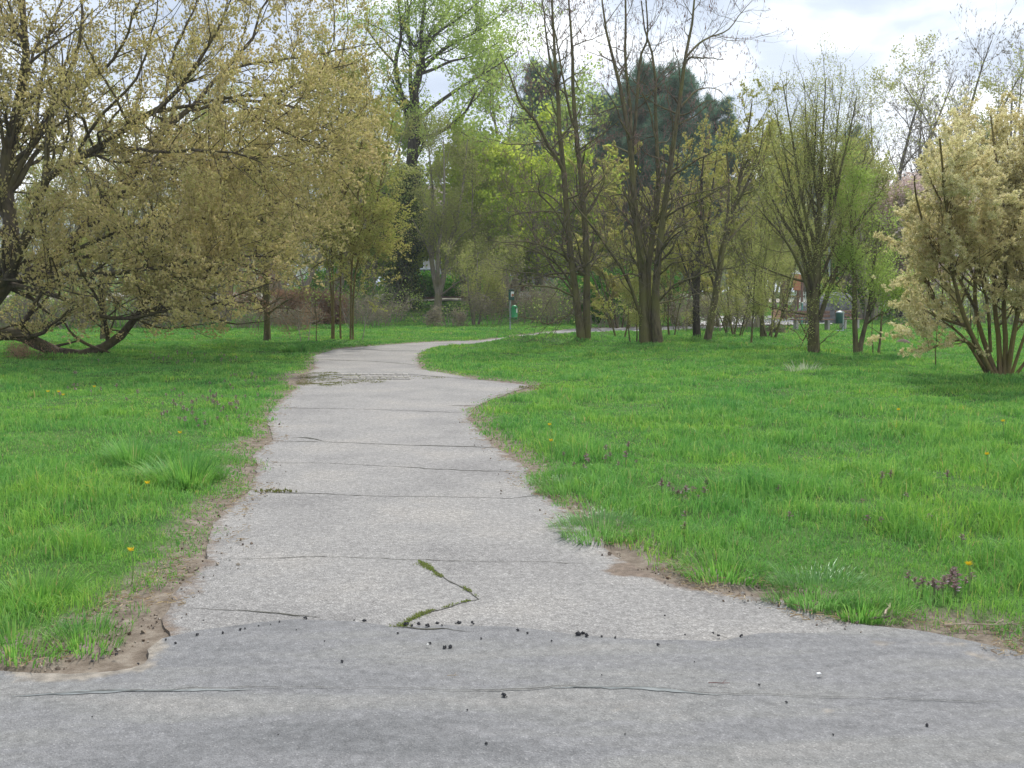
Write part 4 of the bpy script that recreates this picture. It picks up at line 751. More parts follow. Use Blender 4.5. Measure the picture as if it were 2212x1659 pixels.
LV = [[(1850, 768, 0, .085), (1848, 740, 0, .07), (1846, 667, 0, .06), (1846, 592, 0, .052), (1841, 536, 0, .04), (1838, 470, .1, .025), (1842, 410, .2, .01)], [(1856, 768, 0, .085), (1860, 740, 0, .065), (1869, 704, 0, .055), (1877, 667, 0, .05), (1884, 604, 0, .04), (1890, 550, 0, .03), (1900, 480, 0, .015)], [(1877, 667, 0, .03), (1900, 630, .3, .025), (1930, 590, .6, .01)], [(1872, 700, 0, .03), (1900, 680, -.4, .02), (1940, 665, -.8, .01)]]
multi('forked_tree', 'slim V shaped tree forking at the ground between fan tree and cream willow', (at(1853, 764, D)[0], D), 0, 0, 0, 0, (3, 1.1, .6, 3.5, .5, .6, 3, .3), 42, 'bark', 'green', 2600, (.06, .10), LEAF, stems=stems_px(LV, D), up=.7, z=0)
for i, (x, y, H, r_, n, lean, lab) in enumerate([(1885, 766, 1.7, .02, 1, .03, 'very thin short shoot just right of the V shaped tree'), (1898, 764, 3.0, .035, 1, .08, 'thin straight sapling second to the right of the V shaped tree'), (2021, 797, 1.9, .018, 1, -.22, 'thin curved sapling standing alone in the meadow before the cream willow')]):
    multi('sapling', lab, bp(x, y), n, H, lean, r_, (1.8, .8, .8, 2, .4, .6, 1, .2), 340 + i, 'bark', None, 0, group='thin saplings in the right meadow', up=.3, z=0, cat='sapling')

# --- cream willow on the right edge
D = gr(2165, 817)[1]
LC = [[(2137, 812), (2112, 755), (2087, 704), (2022, 654), (1992, 592), (1967, 556), (1922, 524), (1890, 499)], [(2145, 812), (2118, 760), (2085, 690), (2060, 600), (2050, 500), (2040, 400), (2030, 300)], [(2152, 810), (2127, 742), (2107, 667), (2110, 566), (2132, 479), (2120, 380), (2110, 290)], [(2160, 812), (2157, 729), (2147, 642), (2152, 541), (2165, 450), (2150, 330), (2140, 250)], [(2170, 812), (2172, 729), (2168, 642), (2190, 541), (2210, 430), (2215, 330), (2200, 260)],
      [(2176, 812), (2190, 720), (2212, 610), (2230, 500), (2240, 380), (2235, 290)], [(2184, 812), (2215, 720), (2255, 620), (2290, 500), (2310, 400)], [(2190, 815), (2240, 750), (2300, 680), (2360, 590), (2400, 500)], [(2130, 805), (2090, 740), (2060, 710), (2030, 690), (2010, 670)], [(2112, 755), (2080, 735), (2030, 745), (2000, 760)], [(2107, 667), (2070, 600), (2010, 520), (1980, 430), (1975, 380)], [(2087, 704), (2040, 690), (1985, 665), (1950, 640)], [(2110, 566), (2080, 480), (2060, 390), (2065, 310)], [(2140, 760), (2130, 640), (2090, 530), (2030, 430), (1990, 340)], [(2147, 642), (2180, 560), (2180, 470), (2185, 380), (2175, 300)]]
rf = np.random.default_rng(56); LCC = []
for l in LC:
    dy = rf.uniform(-1.9, 1.9); n = len(l); LCC.append([(p[0], p[1], dy * k / n, (.052 if n > 5 else .032) * (1 - .85 * k / n)) for k, p in enumerate(l)])
def zc(q):
    u = CX + q[:, 0] / q[:, 1] * F; v = HZ - (q[:, 2] - CAMH) / q[:, 1] * F
    lim = np.interp(v, [180, 240, 300, 400, 500, 600, 700, 780], [2110, 2075, 2030, 1985, 1950, 1938, 1975, 2070]); return (u > lim) & (v > 285) & (q[:, 2] > .3)
multi('cream_willow', 'broad goat willow full of cream catkins at the right border', (at(2165, 817, D)[0], D), 0, 0, 0, 0, (4.6, 1.4, .6, 3.2, .8, .6, 3.0, .38), 43, 'bark_yel', 'catkin2', 27000, (.045, .075), PUFF, stems=stems_px(LCC, D), ldir=1.2, up=.5, z=0, crown='catkins', zone=zc)

# --- willow of slender poles beside the bend (right flank of the catkin mass)
D = gr(740, 739)[1]
poles = [(717, 738), (721, 735), (736, 739), (757, 738), (763, 736)]
LP = []; rf = np.random.default_rng(57)
tops = [(640, 260), (690, 130), (740, 90), (790, 160), (850, 250), (850, 380), (820, 60)]
for (x, y), (tx, ty) in zip(poles, tops):
    dy = rf.uniform(-1.6, 1.6); LP.append([(x, y + 4, 0, .034), (x + rf.uniform(-2, 2), y - 70, 0, .03), (x * .9 + tx * .1, y - 170, dy * .2, .027), (x * .5 + tx * .5, y * .45 + ty * .55, dy * .6, .03), (tx, ty, dy, .01)])
for (x, y, tx, ty) in [(730, 560, 600, 380), (745, 540, 845, 470), (740, 500, 660, 200), (750, 520, 860, 300), (735, 560, 620, 520), (750, 560, 840, 540), (745, 420, 860, 130), (740, 420, 720, 30)]:
    dy = rf.uniform(-2.2, 2.2); LP.append([(x, y, 0, .035), ((x + tx) / 2, (y + ty) / 2 - 15, dy * .6, .022), (tx, ty, dy, .008)])
multi('pole_willow', 'catkin covered willow on a cluster of slender poles beside the path bend', (at(740, 739, D)[0], D), 0, 0, 0, 0, (2.8, 2.1, .8, 2.8, 1.1, .7, 2.4, .55), 44, 'bark_yel', 'catkin3', 34000, (.05, .095), CAT, ldir=.7, stems=stems_px(LP, D), up=.35, z=0, crown='catkins', zone=lambda q: (q[:, 2] > 2.1) & (CX + q[:, 0] / q[:, 1] * F < 855))
for i, (x, y, H, r_, n, lean, lab, mt) in enumerate([(655, 741, 1.5, .02, 2, .2, 'pale forked sapling standing left of the pole willow', 'bark_pale'), (683, 741, 2.2, .022, 1, .03, 'thin straight sapling just left of the pole willow', 'bark'), (772, 738, 2.6, .02, 2, .3, 'pale twiggy sapling touching the right of the pole willow', 'bark_pale')]):
    multi('sapling', lab, bp(x, y), n, H, lean, r_, (2.4, .9, .8, 2.5, .45, .7, 1.5, .2), 350 + i, mt, None, 0, group='saplings near the path bend', up=.4, z=0, cat='sapling')
# trunks seen under the willow crown
D = gr(577, 737)[1]
multi('oak_tree', 'reddish trunk with withered brown leaves at its foot below the willow crown', (at(577, 737, D)[0], D), 0, 0, 0, 0, (2.2, 1.4, .9, 3.2, .7, .7, 3, .35), 45, 'bark', 'brown_leaf', 1100, (.06, .10), LEAF, stems=stems_px([[(577, 742, 0, .13), (577, 700, 0, .105), (576, 660, 0, .10), (574, 600, 0, .09), (570, 520, 0, .07), (560, 420, 0, .03)], [(577, 680, 0, .04), (610, 655, -.4, .03), (640, 640, -.7, .01)], [(576, 665, 0, .04), (545, 640, .4, .03), (520, 630, .7, .01)]], D), up=.1, z=0)
D = gr(223, 735)[1]
multi('small_tree', 'short reddish brown trunk standing behind the limb on the grass', (at(223, 735, D)[0], D), 0, 0, 0, 0, (1.5, 1.4, .8, 3, .7, .7, 2, .35), 46, 'bark', 'bud', 1500, (.06, .10), LEAF, stems=stems_px([[(223, 740, 0, .12), (224, 690, 0, .10), (220, 620, 0, .09), (214, 520, 0, .05), (210, 430, 0, .02)]], D), up=.3, z=0)

# --- the tall fresh green tree with ivy
D = 67.0
LGn = [[(864, 690, 0, .50), (868, 600, 0, .42), (876, 500, 0, .38), (885, 400, 0, .36), (893, 300, 0, .33), (897, 251, 0, .32), (889, 211, 0, .30), (905, 175, 0, .25), (913, 121, 0, .18), (910, 67, 0, .13), (918, 0, 0, .09), (925, -120, 0, .03)],
       [(889, 230, 0, .2), (872, 216, 0, .17), (856, 162, -.6, .15), (856, 121, -1, .12), (867, 76, -1.2, .09), (860, 0, -1.4, .06), (850, -100, -1.5, .02)], [(890, 210, 0, .15), (886, 175, .4, .13), (887, 121, .8, .11), (883, 67, 1, .09), (880, 0, 1.2, .06), (885, -100, 1.4, .02)], [(905, 180, 0, .16), (913, 150, 0, .14), (956, 108, -1.5, .11), (983, 92, -2.2, .09), (1021, 73, -3, .06), (1056, 51, -3.5, .03), (1095, 20, -4, .015)],
       [(893, 270, 0, .16), (921, 243, .6, .14), (948, 221, 1.2, .12), (994, 189, 2, .10), (1021, 173, 2.6, .08), (1067, 146, 3.2, .05), (1120, 110, 4, .02)], [(905, 160, 0, .12), (935, 150, 1, .1), (975, 132, 2, .08), (1021, 121, 3, .05), (1080, 90, 3.6, .02)], [(913, 100, 0, .12), (940, 60, 1, .1), (970, 20, 2, .07), (1000, -50, 3, .03)], [(913, 121, 0, .1), (935, 80, -2, .08), (990, 40, -3, .05), (1040, 0, -4, .02)], [(897, 300, 0, .15), (940, 290, -1.5, .12), (985, 262, -2.5, .10), (1010, 235, -3.2, .07), (1030, 195, -3.8, .04), (1060, 170, -4, .02)], [(856, 140, -.8, .08), (820, 100, -2, .06), (790, 60, -3, .03)]]
def ivy(r, P, A, B, T):
    n = 5200; k = r.random(n); z = .2 + k ** .9 * 9.0; s = np.interp(z, P[0][:, 2], np.arange(14)); i = np.minimum(s.astype(int), 12); f_ = (s - i)[:, None]; c = P[0][i] * (1 - f_) + P[0][i + 1] * f_
    a = r.uniform(0, 6.283, n); w = (.62 + .35 * vn(z, z * 0, .8, 77) + .25 * np.sin(z * 1.3)) * r.uniform(.6, 1.25, n); w = w * (1 + .5 * ss(3.5, 5.5, z) * (1 - ss(6, 8.5, z)))
    pos = c + np.column_stack([np.cos(a) * w, np.sin(a) * w, np.zeros(n)]); V, f = place(r, *LEAF2, pos, r.normal(size=(n, 3)), r.uniform(.10, .22, n)); return [(V, f, 'ivy', 'ivy')]
multi('tall_green_tree', 'tallest tree in fresh green leaf with dark ivy round its trunk', (at(864, 690, D)[0], D), 0, 0, 0, 0, (.85, 3.6, .75, 1.6, 1.9, .7, 2.0, 1.0), 47, 'bark_dark', 'green', 6500, (.13, .24), LEAF2, stems=stems_px(LGn, D), up=.4, extra=ivy, z=th(at(864, 690, D)[0], D))

# --- bare tree in front of it, and its neighbour
D = 61.0
LN = [[(945, 694, 0, .26), (946, 650, 0, .22), (950, 620, 0, .20), (962, 590, 0, .13), (968, 540, 0, .11), (985, 480, 0, .09), (1000, 400, 0, .06), (1010, 300, 0, .02)], [(947, 640, 0, .16), (936, 590, .3, .14), (930, 540, .5, .12), (928, 500, .6, .10), (935, 440, .7, .08), (930, 360, .8, .05), (922, 290, 1, .02)], [(948, 620, 0, .12), (945, 560, -.5, .1), (955, 480, -.8, .08), (960, 400, -1, .06), (958, 300, -1.2, .02)], [(962, 590, 0, .08), (1000, 560, 1, .06), (1040, 545, 2, .04), (1080, 530, 2.6, .015)], [(950, 640, 0, .07), (990, 610, -1, .05), (1030, 590, -2, .035), (1070, 560, -2.6, .012)], [(930, 530, .5, .07), (905, 500, 1, .05), (890, 470, 1.4, .02)]]
multi('bare_tree', 'multi stemmed bare tree standing just right of the ivy clad trunk', (at(945, 692, D)[0], D), 0, 0, 0, 0, (1.3, 2.4, .7, 2.2, 1.2, .7, 2.6, .7), 48, 'bark_grey', 'bud', 4200, (.09, .17), LEAF, stems=stems_px(LN, D), up=.7)
multi('small_bare_tree', 'small forked bare tree at the edge of the undergrowth left of the waste bin', bp(1025, 704), 3, 3.6, .35, .07, (1.8, 1.6, .8, 2.6, .9, .7, 2.6, .5), 49, 'bark_grey', 'bud', 1500, (.08, .14), LEAF, up=.4)

# --- background trees: (kind, column x, distance, top y, stems, seed, label)
def bg(kind, x, D_, top, sd_, label, group='trees of the wood behind the meadow', w=1.0, zb=None):
    bx, by = bd(x, D_); bz = th(bx, by); H = pxh(D_, top) - bz; s = D_ / 60.0
    a = dict(group=group, z=bz)
    if kind == 'bare': multi('bare_tree', label, (bx, by), 3, H * .97, .22 * w, .018 * H, (.9, H * .26, .6, 1.6, H * .12, .6, 2.2, .75 * s), sd_, 'twig_purple', 'twiggy', 3640, (0.109 * s, 0.217 * s), POD, up=.6, spread=.25, **a)
    if kind == 'bud': multi('budding_tree', label, (bx, by), 4, H * .97, .28 * w, .015 * H, (1.0, H * .25, .65, 1.4, H * .12, .65, 1.9, .7 * s), sd_, 'bark_grey', 'bud', 4000, (0.11 * s, 0.20 * s), LEAF2, up=.5, spread=.3, **a)
    if kind == 'cat': multi('catkin_tree', label, (bx, by), 6, H * .95, .35 * w, .012 * H, (1.3, H * .24, .6, 1.8, H * .12, .6, 2.4, .6 * s), sd_, 'bark', 'catkin3', 6656, (0.139 * s, 0.264 * s), CAT, up=.55, spread=.35, crown='catkins', **a)
    if kind == 'yellow': multi('yellow_green_tree', label, (bx, by), 3, H * .9, .3 * w, .018 * H, (1.0, H * .27, .75, 1.4, H * .13, .7, 1.8, .8 * s), sd_, 'bark_grey', 'yellow', 4200, (0.19 * s, 0.34 * s), LEAF2, up=.4, spread=.25, **a)
    if kind == 'green': multi('green_tree', label, (bx, by), 3, H * .92, .25 * w, .018 * H, (1.0, H * .28, .7, 1.8, H * .13, .7, 2.2, .8 * s), sd_, 'bark_grey', 'green', 3800, (0.18 * s, 0.30 * s), LEAF2, up=.4, spread=.25, **a)
    if kind == 'blossom': multi('blossom_tree', label, (bx, by), 4, H * .92, .4 * w, .02 * H, (1.4, H * .3, .75, 2.0, H * .14, .7, 2.6, .7 * s), sd_, 'bark_dark', 'blossom', 6760, (0.202 * s, 0.341 * s), LEAF, up=.3, spread=.2, crown='blossom', **a)
    if kind == 'shrub': multi('bare_shrub', label, (bx, by), 9, H, .65 * w, .022, (1.6, H * .42, .7, 1.5, H * .26, .7, 1.4, H * .15), sd_, 'bark_grey', 'twiggy', 420, (0.093 * s, 0.202 * s), LEAF, up=.5, spread=.35, cat='shrub', curve=.05, **a)
    if kind == 'gshrub': multi('green_shrub', label, (bx, by), 8, H, .6 * w, .03, (2.5, H * .42, .7, 3.2, H * .25, .7, 3, H * .13), sd_, 'bark_dark', 'bright', 3380, (0.139 * s, 0.279 * s), LEAF, up=.4, spread=.35, cat='shrub', **a)
def pine(x, D_, top, w, sd_, label, low=.25, nc=700):
    r = np.random.default_rng(sd_); bx, by = bd(x, D_); bz = th(bx, by); H = pxh(D_, top) - bz; W = w * D_ / F
    P, R = auto_stems(r, (bx, by, bz), 1, H, .02, .02 * H); P[:, :, :2] = P[:, :1, :2] + (P[:, :, :2] - P[:, :1, :2]) * .15; P[:, :, 2] = bz + (P[:, :, 2] - bz) * H / (P[0, -1, 2] - bz)
    n = 130; t = r.uniform(low, .99, n); s = t * 12; i = np.minimum(s.astype(int), 11); f_ = (s - i)[:, None]; p0 = P[0, i] * (1 - f_) + P[0, i + 1] * f_; a = r.uniform(0, 6.283, n)
    ln = W * np.sin(np.clip((1 - t) * 1.9 + .28, 0, 1.57)) * r.uniform(.65, 1.1, n) ; q = 6; A = np.empty((n, q + 1, 3)); A[:, 0] = p0; d = np.column_stack([np.cos(a), np.sin(a), r.uniform(-.05, .5, n)]); p = p0
    for k in range(1, q + 1): d = nrm(d + r.normal(0, .14, d.shape) + [0, 0, .09]); p = p + d * (ln / q)[:, None]; A[:, k] = p
    AR = .035 * (1 - .8 * np.arange(q + 1) / q)[None].repeat(n, 0) * H / 12; B, BR = grow(r, A, AR, 2.2, .3, 1, .7, 1.3, 4, .2, .35, .5, .012)
    pos, tan = scatter(r, B, nc * 18, .12, .1); V, f = place(r, *NEED, pos, tan * .6 + [0, 0, .5] + r.normal(0, .25, pos.shape), r.uniform(.28, .55, len(pos)))
    finish_tree('pine_tree', label, 'pine', (bx, by, bz), [(P, R, 9), (A, AR, 5), (B, BR, 3)], 'bark_dark', [(V, f, 'needle', 'needles')], 'dark pines behind the meadow')
pine(1430, 78, 180, 190, 61, 'large round dark pine behind the thick multi trunked tree', .3, 1100)
pine(1320, 84, 215, 90, 62, 'narrower dark pine left of the large round pine')
pine(1375, 81, 200, 130, 67, 'broad dark pine between the narrow and the large round pine', .25, 900)
pine(1165, 88, 150, 80, 63, 'dark pine behind the two trunked tree and the green crown', .3)
pine(1545, 86, 225, 75, 64, 'lower dark pine right of the large round pine')
pine(1700, 95, 320, 90, 65, 'distant low pine behind the fan shaped tree', .2, 450)
pine(1830, 98, 300, 60, 66, 'distant low pine behind the gap right of the fan tree', .2, 450)
BG = [('yellow', 1180, 64, 285, 401, 'broad yellow green tree behind the two trunked tree', 1.3), ('yellow', 1095, 70, 255, 402, 'yellow green tree between the bare tree and the two trunked tree', 1.1), ('yellow', 1290, 66, 440, 403, 'low yellow green tree between the two pod bearing trees', 1.1), ('green', 1100, 78, 130, 404, 'tall light green crown right of the tallest tree', .6), ('yellow', 1010, 74, 330, 405, 'yellow green tree behind the multi stemmed bare tree', 1.0),
      ('cat', 1340, 47, 470, 406, 'bushy catkin tree filling the gap left of the thick trunks', 1.0), ('cat', 1475, 50, 330, 407, 'catkin tree with orange tips behind the leaning trunk', 1.0), ('cat', 1385, 54, 320, 408, 'orange tipped catkin tree behind the thick trunks', .9), ('cat', 1555, 49, 330, 409, 'catkin tree between the leaning trunk and the fan tree', 1.0), ('bud', 1625, 47, 300, 410, 'budding tree rising left of the fan shaped tree', .9),
      ('bud', 1690, 60, 300, 411, 'budding tree directly behind the fan shaped tree', 1.1), ('bud', 1800, 64, 330, 412, 'budding tree behind the right half of the fan tree', 1.0), ('bud', 1875, 58, 300, 413, 'budding tree between the fan tree and the cream willow', 1.0), ('bare', 1995, 84, 78, 414, 'tallest bare grey tree on the skyline above the cream willow', 1.25), ('bare', 1905, 88, 125, 415, 'bare grey tree on the skyline left of the tallest bare one', 1.2), ('bare', 2080, 92, 200, 416, 'lower bare tree on the skyline behind the cream willow', 1.2),
      ('bud', 2150, 76, 128, 417, 'dense olive green birch like crown behind the cream willow', .8), ('bare', 2225, 80, 115, 418, 'bare tree at the right border behind the cream willow', 1.0), ('blossom', 1955, 62, 365, 419, 'pale pink blossoming tree behind the cream willow', 1.0), ('bare', 1300, 76, 330, 420, 'thin bare tree between the two pod bearing trees before the pines', .9), ('bare', 1745, 90, 290, 421, 'bare grey tree far behind the fan tree', 1.1),
      ('bud', 1040, 66, 300, 422, 'budding tree just right of the multi stemmed bare tree', .9), ('bud', 620, 52, 200, 424, 'budding tree seen through the right half of the great willow', 1.2), ('bud', 480, 56, 140, 425, 'budding tree seen through the middle of the great willow', 1.2), ('bud', 340, 54, 150, 426, 'budding tree seen through the centre left of the great willow', 1.2), ('bare', 190, 58, 110, 427, 'bare tree seen through the left half of the great willow', 1.3), ('bud', 60, 54, 190, 428, 'budding tree behind the trunk of the great willow', 1.2),
      ('green', 790, 72, 250, 429, 'green tree left of the ivy clad trunk', 1.1), ('bud', 700, 60, 220, 430, 'budding tree behind the pole willow', 1.1), ('bare', 1230, 82, 340, 431, 'bare tree behind the yellow green crowns', 1.0), ('yellow', 850, 76, 400, 432, 'low yellow green tree left of the ivy clad trunk', .8),
      ('gshrub', 1905, 66, 535, 433, 'bright green bush before the white fence', 1.2), ('gshrub', 1855, 68, 560, 434, 'small bright green bush left of the larger one at the fence', 1.0), ('gshrub', 735, 66, 590, 435, 'green bush beside the white van', 1.0), ('gshrub', 900, 78, 600, 436, 'green bush in front of the silver car', 1.3), ('gshrub', 1000, 78, 610, 437, 'green bush right of the silver car', 1.2),
      ('shrub', 815, 47, 630, 438, 'tall grey bare shrub left of the ivy clad trunk', .9), ('shrub', 975, 48, 655, 441, 'low greyish shrub at the foot of the multi stemmed bare tree', 1.1), ('shrub', 1060, 50, 610, 442, 'bare brown shrub left of the waste bin', .9), ('shrub', 1130, 52, 580, 443, 'bare brown shrub directly behind the waste bin', 1.0), ('shrub', 1190, 50, 600, 444, 'bare brown shrub between waste bin and two trunked tree', 1.0), ('gshrub', 1310, 52, 600, 446, 'green shrub between the two pod bearing trees', 1.0),
      ('shrub', 1480, 42, 640, 447, 'thin bare shrub behind the dark trunk', .7), ('shrub', 1560, 42, 640, 448, 'thin bare shrub right of the leaning trunk', .8), ('shrub', 1610, 44, 630, 449, 'thin bare shrub in front of the paved square', .8), ('shrub', 2000, 46, 640, 450, 'low bare shrub left behind the cream willow', 1.0), ('shrub', 1690, 40, 690, 451, 'low spreading twigs left of the fan tree foot', 1.0), ('shrub', 640, 44, 660, 452, 'bare shrub among the brown beech leaves', 1.0), ('shrub', 560, 46, 650, 453, 'bare shrub behind the reddish trunk', 1.0), ('shrub', 460, 46, 640, 454, 'bare shrub left of the reddish trunk', 1.0), ('shrub', 330, 46, 640, 455, 'bare shrub behind the limb lying on the grass', 1.0), ('shrub', 150, 46, 640, 456, 'bare shrub behind the grounded limb near the big trunk', 1.0), ('shrub', 30, 46, 640, 457, 'bare shrub behind the great willow trunk', 1.0), ('shrub', 1240, 56, 620, 458, 'brown shrub behind the foot of the two trunked tree', 1.0), ('gshrub', 1400, 56, 590, 459, 'green shrub behind the thick multi trunked tree', 1.0), ('cat', 1420, 60, 520, 460, 'low catkin bush behind the thick trunks', 1.0)]
for k_, x, D_, top, sd_, lab, w in BG: bg(k_, x, D_, top, sd_, lab, w=w, group='shrubs along the meadow edge' if 'shrub' in k_ else 'trees of the wood behind the meadow')
# far wood that closes the view, one mass
r = np.random.default_rng(700); V_, F_, n_ = [], [], 0; P_, R_ = [], []
for k in range(170):
    D_ = r.uniform(100, 150); x = r.uniform(-300, 2500); bx, by = bd(x, D_); bz = th(bx, by); H = r.uniform(8, 14) * (1.0 if x < 850 else .7 if x < 1350 else .85 if x < 1550 else .75); P, R = auto_stems(r, (bx, by, bz), 4, H, .22, .14, .6); P_.append(P); R_.append(R)
P = np.concatenate(P_); R = np.concatenate(R_); A, AR = grow(r, P, R, .9, .12, 1, .8, 3.2, 6, .15, .4, .45, .03); B, BR = grow(r, A, AR, 1.3, .1, 1, .7, 1.5, 3, .15, .3, .5, .02)
b = MB()
for p, q, s_ in ((P, R, 5), (A, AR, 3), (B, BR, 3)): v, f = tubes(p, q, s_); b.add(v, [f])
nb = sum(len(x) for x in b.F[4]); pos, tan = scatter(r, B, 52000, .3); v, f = place(r, *LEAF, pos, r.normal(size=pos.shape), r.uniform(.2, .42, len(pos))); b.add(v, [f])
o = b.build('far_woods', [M_['bark_grey'], M_['far_leaf']], midx=np.concatenate([np.zeros(nb), np.ones(len(f))])); tag(o, 'distant greyish green woods closing the view behind everything', 'woods', kind='stuff')

r = np.random.default_rng(710); P_, R_ = [], []
for (xa, xb, da, db, n_, ha, hb_) in ((-200, 560, 44, 58, 44, 1.2, 3.2), (600, 880, 48, 60, 18, .8, 2.4), (880, 1130, 48, 60, 5, .5, 1.1), (1130, 1300, 48, 60, 9, .8, 2.2), (1280, 1560, 46, 60, 14, .6, 1.6), (1930, 2300, 44, 56, 22, 1.2, 3.0), (-200, 880, 62, 72, 50, 2.5, 5.0), (1000, 2300, 84, 98, 60, 2.0, 5.0)):
    for k in range(n_):
        D_ = r.uniform(da, db); bx, by = bd(r.uniform(xa, xb), D_); P, R = auto_stems(r, (bx, by, th(bx, by)), 7, r.uniform(ha, hb_), .6, .03, .4); P_.append(P); R_.append(R)
P = np.concatenate(P_); R = np.concatenate(R_); A, AR = grow(r, P, R, 1.3, .08, 1, .8, 1.3, 5, .2, .2, .5, .010); B, BR = grow(r, A, AR, 1.7, .05, 1, .8, .7, 3, .2, .1, .5, .008)
b = MB()
for p, q, s_ in ((P, R, 5), (A, AR, 3), (B, BR, 3)): v, f = tubes(p, q, s_); b.add(v, [f])
nb = sum(len(x) for x in b.F[4]); pos, tan = scatter(r, B, 19000, .1); v, f = place(r, *LEAF2, pos, r.normal(size=pos.shape), r.uniform(.07, .15, len(pos))); b.add(v, [f])
o = b.build('undergrowth', [M_['bark_grey'], M_['green']], midx=np.concatenate([np.zeros(nb), np.ones(len(f))])); tag(o, 'tangled grey brown undergrowth closing the gaps between the trees', 'undergrowth', kind='stuff')
# dry brown leaves at the low limb, brown beech hedge, far hedge
def hedge(name, x0, x1, D_, ytop, ybot, mat, label, seed, n=6000, th_=.8, size=.16):
    r = np.random.default_rng(seed); A = bd(x0, D_); B_ = bd(x1, D_); u = r.random(n); X = A[0] * (1 - u) + B_[0] * u; Y = D_ + r.uniform(-th_ / 2, th_ / 2, n); zt = pxh(D_, ytop); zg = terrain(X, Y); zt = np.maximum(zt, zg + .3) + (vn(X, Y * 0, 1.3, seed) - .5) * .25
    Z = zg + (zt - zg) * r.random(n) ** .75; V, f = place(r, *LEAF2, np.column_stack([X, Y, Z]), r.normal(size=(n, 3)), r.uniform(.6, 1.2, n) * size)
    e = empty(name, ((A[0] + B_[0]) / 2, D_, float(zg.mean())), label, 'hedge'); o_ = np.array(e.location); mesh_obj('foliage', V - o_, [f], M_[mat], e)
    m = 60; xx = r.uniform(A[0], B_[0], m); S = np.stack([np.column_stack([xx, np.full(m, D_), terrain(xx, xx * 0 + D_)]), np.column_stack([xx + r.normal(0, .1, m), D_ + r.normal(0, .1, m), terrain(xx, xx * 0 + D_) + (zt.mean() - zg.mean()) * .9])], 1); v, f2 = tubes(S, np.full((m, 2), .015), 4); mesh_obj('stems', v - o_, [f2], M_['bark'], e)
hedge('beech_hedge', 590, 745, 50, 636, 672, 'brown_leaf', 'reddish brown withered beech hedge behind the pole willow', 801, 5200, 1.0, .11)
hedge('low_red_hedge', 880, 1130, 82, 634, 645, 'brown_leaf', 'low reddish hedge along the far road', 802, 3600, .8, .13)
hedge('green_hedge', 870, 1140, 85, 610, 640, 'bright', 'green hedge behind the far road right of the ivy clad trunk', 803, 5000, 1.0, .2)
D = gr(100, 790)[1]
multi('brown_shrub', 'small brown leaved shoot under the grounded limb at the left border', (gr(60, 778)[0], gr(60, 778)[1]), 6, .55, .6, .01, (5, .25, .7, 4, .12, .7, 2, .08), 46, 'bark', 'brown_leaf', 260, (.04, .07), LEAF, cat='shrub', z=0)

# ================================================================ BUILT THINGS
m_galv = plain('galvanised_steel', (.33, .38, .39), .5, .4, .12, 30); m_dgreen = plain('dark_green_paint', (.015, .085, .07), .45, 0, .1); m_green = plain('bin_green_plastic', (.01, .22, .065), .45, 0, .08, 12)
m_white = plain('white_paint', (.74, .75, .75), .5, 0, .05); m_orange = plain('orange_paint', (.42, .17, .09), .55, 0, .15, 6); m_wood = plain('weathered_brown_wood', (.20, .12, .09), .8, 0, .3, 18); m_conc = plain('concrete', (.40, .38, .36), .9, 0, .15, 6)
m_rock = plain('grey_rock', (.16, .16, .175), .9, 0, .45, 5); m_glass = plain('dark_glass', (.03, .035, .04), .1, 0, .1, 5, .6); m_rub = plain('rubber', (.02, .02, .02), .8)
# dog waste station
p = gr(1102, 716); e = empty('waste_station', (p[0], p[1], th(p[0], p[1])), 'dog waste station with dark green bag box and bright green bin on a steel post', 'waste bin')
MB().tube([(0, 0, -.1), (0, 0, 1.25)], .03, 12).build('post', m_galv, e, True)
bx_ = MB().box((.05, -.05, 1.42), (.23, .13, .40), 0, .015).build('bag_dispenser', m_dgreen, e); MB().box((.05, -.05, 1.635), (.25, .15, .02), 0, .005).build('lid', m_dgreen, bx_)
sg = MB().box((.09, -.119, 1.46), (.12, .004, .20)).build('sticker', m_white, bx_); MB().box((.10, -.1225, 1.42), (.09, .003, .09)).build('picture', m_orange, bx_)
bn = MB().lathe((.17, -.06, .45), [(.001, 0), (.11, 0), (.125, .02), (.125, .06), (.135, .065), (.135, .085), (.122, .09), (.13, .42), (.125, .48), (.10, .53), (.06, .56), (.001, .57)], 20).build('bin', m_green, e, True)
MB().box((.21, -.155, .90), (.09, .06, .07), 0, .015).build('opening', m_rub, bn); MB().box((.265, -.145, .80), (.05, .015, .17), .7, .004).build('sticker', m_white, bn); MB().box((.05, -.03, .75), (.10, .03, .04)).box((.05, -.03, .55), (.10, .03, .04)).build('bracket', m_galv, e)
# green bin by the benches
p = gr(1819, 716); e = empty('park_bin', (p[0], p[1], th(p[0], p[1])), 'dark green litter bin on a post beside the wooden benches', 'waste bin')
MB().tube([(.03, 0, -.1), (.03, 0, .80)], .03, 10).build('post', m_galv, e, True); MB().box((-.06, .02, .01), (.3, .3, .02)).build('foot', m_galv, e)
bn = MB().lathe((-.06, .14, .30), [(.001, 0), (.15, 0), (.165, .02), (.165, .40), (.16, .42)], 18).build('bin', m_dgreen, e, True); MB().lathe((-.06, .14, .72), [(.175, 0), (.175, .02), (.12, .07), (.001, .09)], 18).build('lid', m_galv, bn, True)
